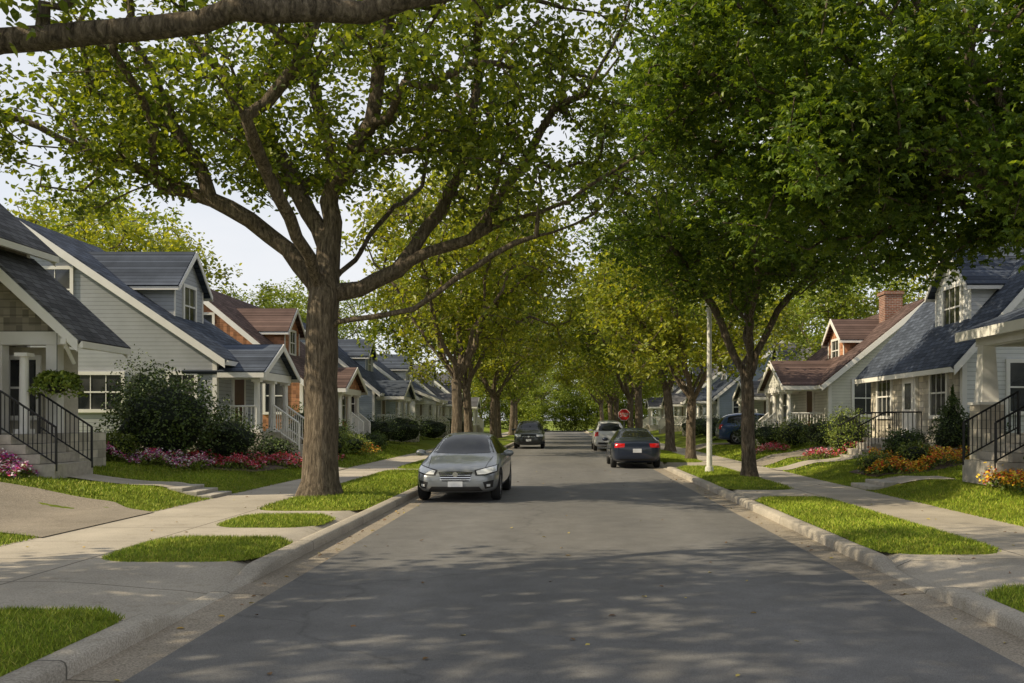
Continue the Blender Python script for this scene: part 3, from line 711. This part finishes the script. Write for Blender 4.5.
            s.roof.slab([s.p(u-.3,ya-.25,zt-.05),s.p(u-.3,yb+.25,zt-.05),s.p(s.uf+.5,yb+.25,zr),s.p(s.uf+.5,ya-.25,zr)],.12)
            s.trim.box(*sorted((s.s*(u-.36),s.s*(u-.303))),ya-.25,yb+.25,zt-.15,zt+.07)
            for y in (ya-.30,yb+.255):
                q=[(u-.3,zt-.16),(u-.3,zt+.06),(s.uf+.5,zr+.1),(s.uf+.5,zr-.12)]
                s.trim.loft([s.p(a,y,b) for a,b in q],[s.p(a,y+.045,b) for a,b in q])
                q=[(u+.1,zt-.02),(s.uf-.02,zt-.02),(s.uf-.02,zr-.2)]
                yy_=ya+.02 if y<ya else yb-.06
                s.wall.loft([s.p(a,yy_,b) for a,b in q],[s.p(a,yy_+.04,b) for a,b in q])
        if steps:
            w=1.5; yc=sy if sy is not None else ym; n=max(2,int((zf-s.zg)/.17)); tr=.3
            for i in range(n):
                s.stp.box(*sorted((s.s*(u-.053-tr*(n-i)),s.s*(u-.053))),yc-w/2,yc+w/2,(s.zg-.3) if i==0 else s.zg+(zf-s.zg)*i/n+.001,s.zg+(zf-s.zg)*(i+1)/n-.01)
            rp=s.blk if rail=='black' else s.trim
            if rail:
                t=.018 if rail=='black' else .03
                for yr in (yc-w/2+.05,yc+w/2-.05):
                    A=Vector(s.p(u-.1,yr,zf+.9)); B=Vector(s.p(u-.05-tr*n,yr,s.zg+.95))
                    rp.cyl(A,B,t*1.3,n=6); rp.cyl(Vector(A)-Vector((0,0,.75)),B-Vector((0,0,.75)),t,n=6)
                    for j in range(0,13):
                        q=A.lerp(B,j/12); rr=t*1.5 if j in (0,12) else t*.6; rp.cyl(q,(q.x,q.y,q.z-(.9 if j in(0,12) else .75)),rr,n=6)
        if rail:
            rp=s.blk if rail=='black' else s.trim; t=.014 if rail=='black' else .022
            A=Vector(s.p(u+.2,ya+.12,zf+.85)); B=Vector(s.p(s.uf-.05,ya+.12,zf+.85)); rp.cyl(A,B,t*1.6,n=6); rp.cyl(A-Vector((0,0,.72)),B-Vector((0,0,.72)),t*1.3,n=6)
            nn=max(3,int((B-A).length/.13))
            for j in range(nn+1): q=A.lerp(B,j/nn); rp.cyl(q,q-Vector((0,0,.72)),t,n=5)
        yc=ym; s.O('front',yc-.48,yc+.48,zf+.002,zf+2.1,.004,.05,s.door); s.O('front',yc-.6,yc-.482,zf,zf+2.2,.004,.07,s.trim); s.O('front',yc+.482,yc+.6,zf,zf+2.2,.004,.07,s.trim); s.O('front',yc-.48,yc+.48,zf+2.102,zf+2.2,.004,.07,s.trim)
    def chimney(s,u,y,zt,w=.7):
        c=Part('chimney',BRICK); x=s.s*u; c.box(x-w/2,x+w/2,y-w/2,y+w/2,s.ze,zt); c.box(x-w/2-.06,x+w/2+.06,y-w/2-.06,y+w/2+.06,zt+.001,zt+.15); s.extra.append(c)
    def done(s):
        for p in [s.wall,s.roof,s.trim,s.glass,s.fnd,s.door,s.blk,s.stp]+s.extra: p.build(s.e)

# A: craftsman, near left
h=House('craftsman_house',-1,13.0,21,17.6,22.0,.65,6.1,9.7,None,S_TAUPE,R_GREY)
h.porch(18.1,19.95,1.4,1.45,3.5,'none',2,True,'black',sy=19.15)
g=Part('porch_gable_wing',S_TAUPE)
q=[(11.15,3.75),(13.1,5.5),(15.05,3.75)]
g.loft([(-u,20.35,z) for u,z in q],[(-u,21.9,z) for u,z in q]); h.extra.append(g)
h.roofpair(10.7,3.42,13.1,5.62,15.5,3.42,19.95,22.2)
h.trim.box(-12.97,-11.15,20.3,20.6,3.45,3.745); h.trim.box(-11.42,-11.15,20.605,21.9,3.45,3.745)
for x in (-11.5,-12.75): h.trim.box(x-.13,x+.13,20.32,20.58,1.452,3.448)
for u0,z0 in ((11.0,3.45),(12.9,5.1)):
    h.trim.box(-u0-.06,-u0+.06,19.88,20.34,z0-.02,z0+.10); h.trim.cyl((-u0,19.95,z0),(-u0,20.33,z0-.42),.045,n=6)
b=Part('porch_base',STONE); b.box(-12.96,-11.1,20.3,21.95,.3,1.45); h.extra.append(b)
st=Part('bay_wall',STUC); st.box(-12.97,-11.75,20.95,21.9,1.452,3.44); h.extra.append(st)
h.window('gable',12.5,1.85,.62,1.3,plane=20.95)
h.done()
e=empty('hanging_fern',(-11.2,20.0,2.5)); C=[]
for i in range(280):
    a=random.random()*6.28; L=random.uniform(.15,.6)
    for j in range(8):
        t=j/7; r=.08+L*.8*math.sin(t*1.4); C.append((math.cos(a)*r,math.sin(a)*r,.18+.16*math.sin(t*2.4)-.85*t*t*L))
link('foliage',leaf_mesh('fern',np.array(C),.09,T_LEAF,.2),e,L_SHR2)
b=Part('basket',BLACK); b.cyl((-11.2,20.0,2.35),(-11.2,20.0,2.55),.12,.2,12); b.cyl((-11.2,20.0,2.55),(-11.2,20.0,3.8),.008,n=5); b.build(e)

# B grey house
h=House('grey_siding_house',-1,11.1,22.5,29,33.4,.7,3.85,8.1,17.4,S_GREY,R_SLATE)
h.window('gable',16.3,5.3,1.0,1.3); h.window('gable',14.9,2.1,1.5,1.1,3); h.window('gable',12.2,1.9,.8,1.3); h.window('gable',18.6,2.0,.9,1.4)
h.dormer(12.9,30.0,32.4,6.35,7.5,win=(.9,1.25))
h.porch(29.2,32.6,1.35,1.35,3.35,'gable',3,True,'white',4.25); h.done()
# C brown shingle
h=House('brown_shingle_house',-1,11.2,21.4,39,48,.7,3.5,7.7,16.3,S_BRN,R_BROWN)
h.window('gable',15.6,5.0,1.0,1.3); h.window('gable',14.2,2.1,1.0,1.4); h.window('gable',12.4,2.1,.8,1.4); h.dormer(12.6,41.0,43.3,5.9,6.9,win=(.8,1.0))
h.window('front',46,1.8,1.2,1.4); h.porch(40,43.8,1.5,1.2,3.2,'gable',3,True,'white',4.1); h.done()
def gen(name,side,uf,y0,wm,rm,dep=10,ze=3.6,zr=7.6,L=9,po='gable'):
    h=House(name,side,uf,uf+dep,y0,y0+L,.7,ze,zr,uf+dep*.48,wm,rm)
    h.window('gable',uf+1.6,2.0,.9,1.4); h.window('gable',uf+4,2.0,.9,1.4); h.window('gable',uf+4.6,5.0,.9,1.2)
    h.window('front',y0+L-1.5,1.8,1.2,1.4); h.dormer(uf+1.4,y0+L*.45,y0+L*.45+2.2,ze+2.3,ze+3.3,win=(.8,1.0))
    h.porch(y0+.6,y0+4.4,1.5,1.2,3.2,po,3,True,'white',4.1); return h
gen('blue_siding_house',-1,11.0,53,S_BLUE,R_SLATE).done()
gen('white_siding_house',-1,10.8,66.5,S_WHITE,R_SLATE,po='shed',zr=7.2).done()
gen('cream_siding_house',-1,10.8,80,S_CREAM,R_GREY).done()
gen('grey_siding_house',-1,10.6,95,S_GREY,R_GREY).done()
# Right
h=House('stone_porch_house',1,12.3,20,12,21.2,.75,4.6,8.6,None,S_WHITE,R_SLATE)
h.porch(13,21.2,2.55,1.45,3.75,'shed',3,True,'black',5.0,True,sy=18.3); h.window('front',15,2.1,1.2,1.5); h.done()
h=House('white_stone_house',1,11.6,19.6,26,33.6,.75,3.65,8.1,15.6,S_WHITE,R_SLATE)
h.window('gable',13.4,2.0,.9,1.4); h.window('gable',15.5,5.0,1.0,1.3); h.dormer(12.5,27.4,30.0,6.0,7.25,win=(1.2,1.25),cols=3)
fs=Part('stone_facade',STONE); fs.box(11.52,11.596,26.14,33.45,.7,3.3); h.extra.append(fs)
h.window('front',27.4,1.9,1.1,1.35,3,plane=11.52); h.window('front',32.0,1.9,1.3,1.35,3,plane=11.52)
h.stp.box(10.2,11.5,28.4,30.6,.3,1.15)
for i in range(3): h.stp.box(9.9-.3*(i-1)-.3,10.198,28.7,30.2,.3 if i==2 else 1.0-.2*i-.19,1.0-.2*i)
h.trim.box(11.39,11.43,29.1,30.0,1.16,3.15); h.glass.box(11.375,11.388,29.3,29.8,2.1,2.95); h.O('front',28.98,29.098,1.16,3.25,.09,.19,h.trim); h.O('front',30.002,30.12,1.16,3.25,.09,.19,h.trim)
for y in (28.45,30.55):
    A=Vector((11.4,y,2.0)); B=Vector((10.25,y,2.0)); C_=Vector((9.4,y,1.55))
    for a,b in ((A,B),(B,C_)):
        h.blk.cyl(a,b,.025,n=6)
        for j in range(9): q=a.lerp(b,j/8); h.blk.cyl(q,(q.x,q.y,q.z-.85),.013,n=5)
h.done()
h=House('brown_roof_house',1,11.6,20.5,39,48,.7,3.5,6.9,15.8,S_CREAM,R_BROWN)
h.window('gable',13.2,2.0,1.,1.4); h.window('gable',15.6,4.5,1.1,1.2); h.dormer(12.9,41,43.4,5.5,6.4,wm=S_BRN,win=(1.,.9)); h.window('front',46.5,1.8,1.2,1.4)
h.porch(39.6,44,1.7,1.2,3.3,'gable',4,True,'white',4.4); h.chimney(15.2,41.5,7.5,.8); h.done()
h=gen('white_siding_house',1,12.9,54,S_WHITE,R_GREY,dep=6.5,ze=3.4,zr=6.6); h.done()
gen('blue_siding_house',1,11.5,66,S_BLUE,R_SLATE).done()
gen('white_siding_house',1,11.2,80,S_WHITE,R_GREY).done()
gen('white_siding_house',1,11,95,S_WHITE,R_GREY).done()

# ------------------------------------------------------------ cars
TYRE=m_plain('tyre_mat',(.018,.018,.018),.85); RIM=m_plain('rim_mat',(.45,.45,.47),.3,.9,.05); CGL=NM('car_glass_mat',(.012,.015,.017),.03,0,.5).m
LAMP=NM('headlight_mat',(.75,.77,.8),.08,.1,.9).m; TAIL=NM('tail_light_mat',(.55,.008,.008),.15,0,.8).m; PLAST=m_plain('black_plastic_mat',(.015,.015,.017),.5)
CHR=NM('chrome_mat',(.75,.75,.77),.15,1).m; PLATE=m_plain('plate_mat',(.68,.70,.75),.4)
def paint(name,c,metal=.5):
    M=NM(name,c,.38,metal,.4); M.b.inputs['Coat Weight'].default_value=.8; M.b.inputs['Coat Roughness'].default_value=.05
    f=M.noise(400,1,.5); M.col(M.ramp(f,[(.3,tuple(x*.9 for x in c)),(.7,tuple(x*1.1 for x in c))])); return M.m
SED=[(0,.55,.30,.50,.56,.40),(.05,.68,.24,.58,.64,.50),(.2,.83,.20,.66,.735,.60),(.55,.89,.18,.75,.83,.66),(1.0,.905,.17,.83,.92,.68),(1.32,.91,.17,.88,.985,.70),
     (1.75,.915,.17,.91,1.24,.63),(2.15,.915,.17,.93,1.41,.57),(2.6,.915,.17,.94,1.46,.57),(3.1,.915,.17,.95,1.435,.56),(3.6,.91,.17,.97,1.27,.57),(4.0,.90,.18,1.0,1.08,.64),
     (4.35,.87,.22,.98,1.05,.64),(4.55,.80,.27,.90,.97,.60),(4.63,.68,.32,.78,.84,.5)]
SUV=[(0,.6,.32,.62,.72,.5),(.05,.74,.27,.74,.84,.6),(.18,.86,.24,.84,.94,.66),(.5,.91,.22,.92,1.02,.7),(.95,.92,.21,.98,1.07,.72),(1.2,.925,.21,1.0,1.13,.72),
     (1.6,.93,.21,1.02,1.42,.68),(1.95,.93,.21,1.04,1.63,.66),(2.4,.93,.21,1.05,1.71,.66),(3.2,.93,.21,1.06,1.71,.66),(3.9,.925,.22,1.07,1.66,.65),(4.3,.915,.24,1.07,1.52,.65),
     (4.5,.89,.27,1.04,1.22,.68),(4.6,.82,.32,.95,1.02,.66),(4.64,.72,.36,.85,.9,.55)]
def car(name,loc,rot,pm,St=SED):
    e=empty(name,(0,0,0)); L=St[-1][0]; c0=L/2
    V=[]
    for (y,w_,zb,zs,zr,wr) in St:
        half=[(0,zb),(w_*.75,zb),(w_*.96,zb+.07),(w_,zb+(zs-zb)*.5),(w_*.985,zs-.05),(w_*.93,zs),(wr+(w_*.93-wr)*.12,zr-(zr-zs)*.12-.015),(wr*.75,zr),(0,zr+.015)]
        ring=[(x,y-c0,z) for x,z in half]+[(-x,y-c0,z) for x,z in half[-2:0:-1]]
        V+=ring
    k=16; n=len(St); F=[(a*k+i,a*k+(i+1)%k,(a+1)*k+(i+1)%k,(a+1)*k+i) for a in range(n-1) for i in range(k)]
    F.append(tuple(range(k))[::-1]); F.append(tuple((n-1)*k+i for i in range(k)))
    me=bpy.data.meshes.new('body'); me.from_pydata(V,[],F)
    bm=bmesh.new(); bm.from_mesh(me); bmesh.ops.recalc_face_normals(bm,faces=bm.faces); bm.to_mesh(me); bm.free()
    o=bpy.data.objects.new('tmp',me); COL.objects.link(o); m=o.modifiers.new('s','SUBSURF'); m.levels=2; m.render_levels=2
    dg=bpy.context.evaluated_depsgraph_get(); dg.update()
    oe=o.evaluated_get(dg); sm_=bpy.data.meshes.new_from_object(oe)
    bv=BVHTree.FromPolygons([v.co.copy() for v in sm_.vertices],[tuple(p.vertices) for p in sm_.polygons])
    bpy.data.objects.remove(o)
    body=link('body',sm_,e,pm)
    wy=[.88-c0,L-.98-c0]; WR=.335 if St is SED else .37
    for i,y in enumerate(wy):
        for sx in (-1,1):
            bm=bmesh.new(); bmesh.ops.create_cone(bm,cap_ends=True,segments=40,radius1=WR+.05,radius2=WR+.05,depth=.5)
            cm=bpy.data.meshes.new('c'); bm.to_mesh(cm); bm.free()
            co=bpy.data.objects.new('c',cm); COL.objects.link(co); co.rotation_euler=(0,math.pi/2,0); co.location=(sx*.9,y,WR)
            b=body.modifiers.new('b','BOOLEAN'); b.operation='DIFFERENCE'; b.object=co; b.solver='EXACT'
    dg=bpy.context.evaluated_depsgraph_get(); dg.update()
    nm=bpy.data.meshes.new_from_object(body.evaluated_get(dg))
    cuts=[m.object for m in body.modifiers]; body.modifiers.clear(); body.data=nm
    for c in cuts: bpy.data.objects.remove(c)
    if len(nm.materials)==0: nm.materials.append(pm)
    for p in nm.polygons: p.use_smooth=True
    try: nm.set_sharp_from_angle(angle=math.radians(35))
    except Exception: pass
    def strip(pname,top,bot,axis,sgn,mat,rows=6,off=.006,mirror=True,div=6):
        vs=[];fs=[]
        for mm in ((1,-1) if mirror else (1,)):
            T=[];B=[]
            for a in range(len(top)-1):
                for d in range(div):
                    t=d/div; T.append((top[a][0]*(1-t)+top[a+1][0]*t,top[a][1]*(1-t)+top[a+1][1]*t)); B.append((bot[a][0]*(1-t)+bot[a+1][0]*t,bot[a][1]*(1-t)+bot[a+1][1]*t))
            T.append(top[-1]);B.append(bot[-1]); base=len(vs); nc=len(T)
            for r_ in range(rows+1):
                t=r_/rows
                for i in range(nc):
                    a=T[i][0]*(1-t)+B[i][0]*t; b=T[i][1]*(1-t)+B[i][1]*t
                    if axis=='y': og=Vector((a*mm,-5*sgn,b)); dr=Vector((0,sgn,0))
                    elif axis=='x': og=Vector((5*mm,a,b)); dr=Vector((-mm,0,0))
                    else: og=Vector((a*mm,b,5)); dr=Vector((0,0,-1))
                    hit=bv.ray_cast(og,dr)
                    if hit[0] is None:
                        hit=bv.find_nearest(og+dr*(5-c0 if axis=='y' else 4))
                    nrm=hit[1]
                    if nrm.dot(dr)>0: nrm=-nrm
                    vs.append(hit[0]+nrm*off)
            for r_ in range(rows):
                for i in range(nc-1):
                    a=base+r_*nc+i; fs.append((a,a+1,a+nc+1,a+nc))
        me=bpy.data.meshes.new(pname); me.from_pydata(vs,[],fs)
        for p in me.polygons: p.use_smooth=True
        link(pname,me,e,mat)
    if St is SED:
        strip('windshield',[(-.50,1.385),(0,1.40),(.50,1.385)],[(-.69,1.01),(0,.99),(.69,1.01)],'y',1,CGL,8,.005,False)
        strip('rear_window',[(-.47,1.37),(0,1.385),(.47,1.37)],[(-.62,1.12),(0,1.11),(.62,1.12)],'y',-1,CGL,8,.005,False)
        strip('front_side_window',[(1.78-c0,1.17),(2.1-c0,1.335),(2.55-c0,1.375)],[(1.5-c0,.985),(2.0-c0,.98),(2.58-c0,.985)],'x',1,CGL)
        strip('rear_side_window',[(2.64-c0,1.375),(3.1-c0,1.34),(3.5-c0,1.19)],[(2.66-c0,.985),(3.15-c0,1.0),(3.72-c0,1.05)],'x',1,CGL)
        strip('headlight_housing',[(.39,.685),(.62,.735),(.845,.785)],[(.42,.575),(.62,.575),(.85,.635)],'y',1,PLAST,5,.005)
        strip('headlight',[(.43,.665),(.62,.715),(.82,.76)],[(.46,.595),(.62,.60),(.83,.655)],'y',1,LAMP,5,.010)
        strip('grille',[(-.36,.645),(0,.66),(.36,.645)],[(-.28,.46),(0,.445),(.28,.46)],'y',1,PLAST,5,.006,False)
        for z in (.49,.535,.58,.625): strip('grille_bar',[(-.32,z+.006),(0,z+.006),(.32,z+.006)],[(-.32,z-.006),(0,z-.006),(.32,z-.006)],'y',1,CHR,1,.012,False)
        strip('lower_intake',[(-.5,.345),(0,.345),(.5,.345)],[(-.58,.25),(0,.245),(.58,.25)],'y',1,PLAST,4,.006,False)
        strip('fog_light_bezel',[(.58,.44),(.79,.48)],[(.62,.30),(.77,.33)],'y',1,PLAST,4,.006); strip('fog_light',[(.65,.395),(.72,.40)],[(.65,.345),(.72,.35)],'y',1,LAMP,2,.012)
        strip('hood_seam',[(.60,.30-c0),(.68,1.22-c0)],[(.61,.30-c0),(.69,1.22-c0)],'z',1,PLAST,1,.003)
        strip('number_plate',[(-.155,.455),(.155,.455)],[(-.155,.345),(.155,.345)],'y',1,PLATE,2,.02,False)
        strip('tail_light',[(.44,.90),(.78,.91)],[(.46,.77),(.80,.75)],'y',-1,TAIL,4,.008); strip('rear_plate',[(-.155,.72),(.155,.72)],[(-.155,.58),(.155,.58)],'y',-1,PLATE,2,.01,False)
        strip('rear_bumper_trim',[(-.6,.36),(0,.36),(.6,.36)],[(-.6,.30),(0,.29),(.6,.30)],'y',-1,PLAST,2,.006,False)
        strip('lid_seam',[(-.7,.765),(0,.755),(.7,.765)],[(-.7,.757),(0,.747),(.7,.757)],'y',-1,PLAST,1,.003,False)
        mz=1.0; my=1.62-c0; doors=(1.45,2.6,3.55)
    else:
        strip('windshield',[(-.58,1.60),(0,1.615),(.58,1.60)],[(-.72,1.16),(0,1.14),(.72,1.16)],'y',1,CGL,8,.005,False)
        strip('rear_window',[(-.58,1.55),(0,1.57),(.58,1.55)],[(-.66,1.14),(0,1.13),(.66,1.14)],'y',-1,CGL,8,.005,False)
        strip('front_side_window',[(1.7-c0,1.42),(1.95-c0,1.55),(2.5-c0,1.60)],[(1.4-c0,1.10),(2.0-c0,1.10),(2.5-c0,1.10)],'x',1,CGL)
        strip('rear_side_window',[(2.58-c0,1.60),(3.4-c0,1.60),(4.1-c0,1.5)],[(2.58-c0,1.10),(3.4-c0,1.11),(4.2-c0,1.16)],'x',1,CGL)
        strip('headlight',[(.46,.86),(.84,.89)],[(.48,.74),(.85,.76)],'y',1,LAMP,5,.008)
        strip('grille',[(-.4,.84),(0,.84),(.4,.84)],[(-.36,.62),(0,.62),(.36,.62)],'y',1,PLAST,5,.006,False)
        strip('grille_bar',[(-.4,.74),(.4,.74)],[(-.4,.72),(.4,.72)],'y',1,CHR,1,.012,False)
        strip('lower_intake',[(-.55,.5),(0,.5),(.55,.5)],[(-.6,.34),(0,.34),(.6,.34)],'y',1,PLAST,4,.006,False)
        strip('number_plate',[(-.155,.59),(.155,.59)],[(-.155,.46),(.155,.46)],'y',1,PLATE,2,.016,False)
        strip('tail_light',[(.66,1.08),(.84,1.06)],[(.66,.84),(.86,.82)],'y',-1,TAIL,4,.008); strip('rear_plate',[(-.155,.88),(.155,.88)],[(-.155,.74),(.155,.74)],'y',-1,PLATE,2,.01,False)
        strip('rear_bumper_trim',[(-.7,.5),(0,.5),(.7,.5)],[(-.7,.38),(0,.38),(.7,.38)],'y',-1,PLAST,2,.006,False)
        mz=1.14; my=1.5-c0; doors=(1.35,2.54,3.55)
    for dyy in doors:
        strip('door_seam',[(dyy-c0-.004,.93),(dyy-c0+.004,.93)],[(dyy-c0-.004,.30),(dyy-c0+.004,.30)],'x',1,PLAST,6,.002)
    strip('sill_trim',[(1.35-c0,.27),(L-1.45-c0,.27)],[(1.35-c0,.20),(L-1.45-c0,.20)],'x',1,PLAST,2,.006)
    for yd in (doors[1]-.22,doors[2]-.2): strip('door_handle',[(yd-c0,.86),(yd-c0+.16,.86)],[(yd-c0,.835),(yd-c0+.16,.835)],'x',1,pm,1,.025)
    hit=bv.ray_cast(Vector((0,-5,.6 if St is SED else .74)),Vector((0,1,0)))
    B=Part('badge',CHR); B.cyl(hit[0]+Vector((0,.01,0)),hit[0]+Vector((0,-.03,0)),.055,n=16)
    mm=bmesh.new()
    for sx in (-1,1):
        r_=bmesh.ops.create_uvsphere(mm,u_segments=12,v_segments=8,radius=1)
        for v in r_['verts']: v.co=Vector((v.co.x*.12+sx*1.0,v.co.y*.07+my,v.co.z*.075+mz))
        r_=bmesh.ops.create_cube(mm,size=1)
        for v in r_['verts']: v.co=Vector((v.co.x*.16+sx*.9,v.co.y*.04+my,v.co.z*.03+mz-.03))
    me=bpy.data.meshes.new('mirrors'); mm.to_mesh(me); mm.free()
    for p in me.polygons: p.use_smooth=True
    link('mirrors',me,e,pm)
    B.build(e)
    T=Part('tyres',TYRE); Rm=Part('rims',RIM); D=Part('wheel_backing_discs',PLAST)
    for y in wy:
        for sx in (-1,1):
            xo=sx*(St[8][1]-.02); xi=xo-sx*.21; zc=WR
            prof=[(xi,.2),(xi,WR-.03),(xi+sx*.03,WR),(xo-sx*.03,WR),(xo,WR-.03),(xo-sx*.005,WR*.72),(xo-sx*.03,WR*.69),(xo-sx*.06,WR*.68)]
            vs=[];fs=[];N=36
            for i in range(N):
                a=2*math.pi*i/N
                for px,pr in prof: vs.append((px,y+math.cos(a)*pr,zc+math.sin(a)*pr))
            kk=len(prof)
            for i in range(N):
                for j in range(kk-1): fs.append((i*kk+j,((i+1)%N)*kk+j,((i+1)%N)*kk+j+1,i*kk+j+1))
            T.add(vs,fs)
            D.cyl((xo-sx*.09,y,zc),(xo-sx*.07,y,zc),WR*.68,n=24)  # plain black disc added behind the spokes in place of a wheel-well liner
            Rm.cyl((xo-sx*.06,y,zc),(xo-sx*.025,y,zc),.06,n=12)
            for i in range(5):
                a=2*math.pi*i/5+.3
                for da in (-.13,.13):
                    d=Vector((0,math.cos(a+da),math.sin(a+da))); A=Vector((xo-sx*.035,y,zc))
                    Rm.cyl(A+d*.04,A+d*WR*.69,.022,.018,6)
            for i in range(24):
                a=2*math.pi*i/24; b2=2*math.pi*(i+1)/24
                Rm.cyl((xo-sx*.03,y+math.cos(a)*WR*.68,zc+math.sin(a)*WR*.68),(xo-sx*.03,y+math.cos(b2)*WR*.68,zc+math.sin(b2)*WR*.68),.012,n=5)
    T.build(e,True); Rm.build(e,True); D.build(e)
    e.location=loc; e.rotation_euler=(0,0,rot)
    return e
PG=paint('grey_paint_mat',(.27,.285,.30),.55); PD=paint('dark_blue_paint_mat',(.018,.026,.05),.35); PS=paint('white_paint_mat',(.70,.71,.72),.1); PB=paint('blue_paint_mat',(.03,.07,.17),.3); PK=paint('dark_green_paint_mat',(.03,.037,.04),.4)
car('sedan_car',(-2.18,21.2,.005),math.radians(-1.0),PG)
car('dark_sedan_car',(2.72,34.4,.005),math.pi,PD)
car('suv_car',(-1.95,56.5,.005),0,PK,SUV)
car('white_suv_car',(2.75,52.5,.005),math.pi,PS,SUV)
car('blue_suv_car',(10.9,49.5,.435),math.radians(88),PB,SUV)

# ------------------------------------------------------------ lamp + sign
e=empty('street_lamp',(4.45,27,.15)); POLE=m_plain('pole_mat',(.74,.72,.67),.6,0,.15,6)
p=Part('pole',POLE); p.cyl((4.45,27,.1),(4.45,27,5.0),.085,.065,14); p.cyl((4.45,27,.1),(4.45,27,.35),.14,.12,14); p.build(e,False)
p=Part('lamp_head',POLE); p.cyl((4.45,27,5.0),(4.45,27,5.08),.12,.12,14); p.cyl((4.45,27,5.08),(4.45,27,5.28),.10,.13,14); p.cyl((4.45,27,5.28),(4.45,27,5.36),.15,.04,14); p.build(e)
RED=m_plain('sign_red_mat',(.6,.015,.015),.4)
e=empty('stop_sign',(4.2,60,.15)); p=Part('post',m_plain('sign_post_mat',(.3,.3,.3),.4,.6)); p.cyl((4.2,60,.1),(4.2,60,2.5),.035,n=8); p.build(e)
def octo(r,y,z=2.1): return [(4.2+r*math.cos(math.pi/8+i*math.pi/4),y,z+r*math.sin(math.pi/8+i*math.pi/4)) for i in range(8)]
p=Part('sign_border',WHITE); p.loft(octo(.42,59.95),octo(.42,59.96)); p.build(e)
p=Part('sign_face',RED); p.loft(octo(.38,59.935),octo(.38,59.945)); p.build(e)
p=Part('sign_letters',WHITE)
def lseg(x0,z0,x1,z1): p.box(4.2+min(x0,x1),4.2+max(x0,x1),59.925,59.93,2.1+min(z0,z1),2.1+max(z0,z1))
for a in ((-.28,.09,-.16,.12),(-.28,-.015,-.16,.015),(-.28,-.12,-.16,-.09),(-.28,0.015,-.255,.09),(-.185,-.09,-.16,-.015)): lseg(*a)
for a in ((-.13,.09,-.01,.12),(-.083,-.12,-.057,.09)): lseg(*a)
for a in ((.02,.09,.13,.12),(.02,-.12,.13,-.09),(.02,-.09,.045,.09),(.105,-.09,.13,.09)): lseg(*a)
for a in ((.17,-.12,.195,.12),(.195,.09,.28,.12),(.195,-.015,.28,.015),(.255,.015,.28,.09)): lseg(*a)
p.build(e)

n=460; x=rng.uniform(-7,6.8,n); y=4+28*rng.random(n)**1.3
k=(x>-3.2)&(x<3.55)&(rng.random(n)<.35)|(x<=-3.2)|(x>=3.55); x,y=x[k],y[k]
x=np.where(rng.random(len(x))<.35,np.where(x<0,KL+.15+np.abs(rng.normal(0,.15,len(x))),KR-.15-np.abs(rng.normal(0,.15,len(x)))),x)
C=np.stack([x,y,gz(x,y)+.012],1)
link('fallen_leaves',leaf_mesh('fallen_leaves',C,.06,T_LEAF,3.5),None,m_flower('fallen_leaf_mat',[(.4,.26,.06),(.24,.12,.045),(.45,.36,.09),(.16,.09,.035)]))
print('done')
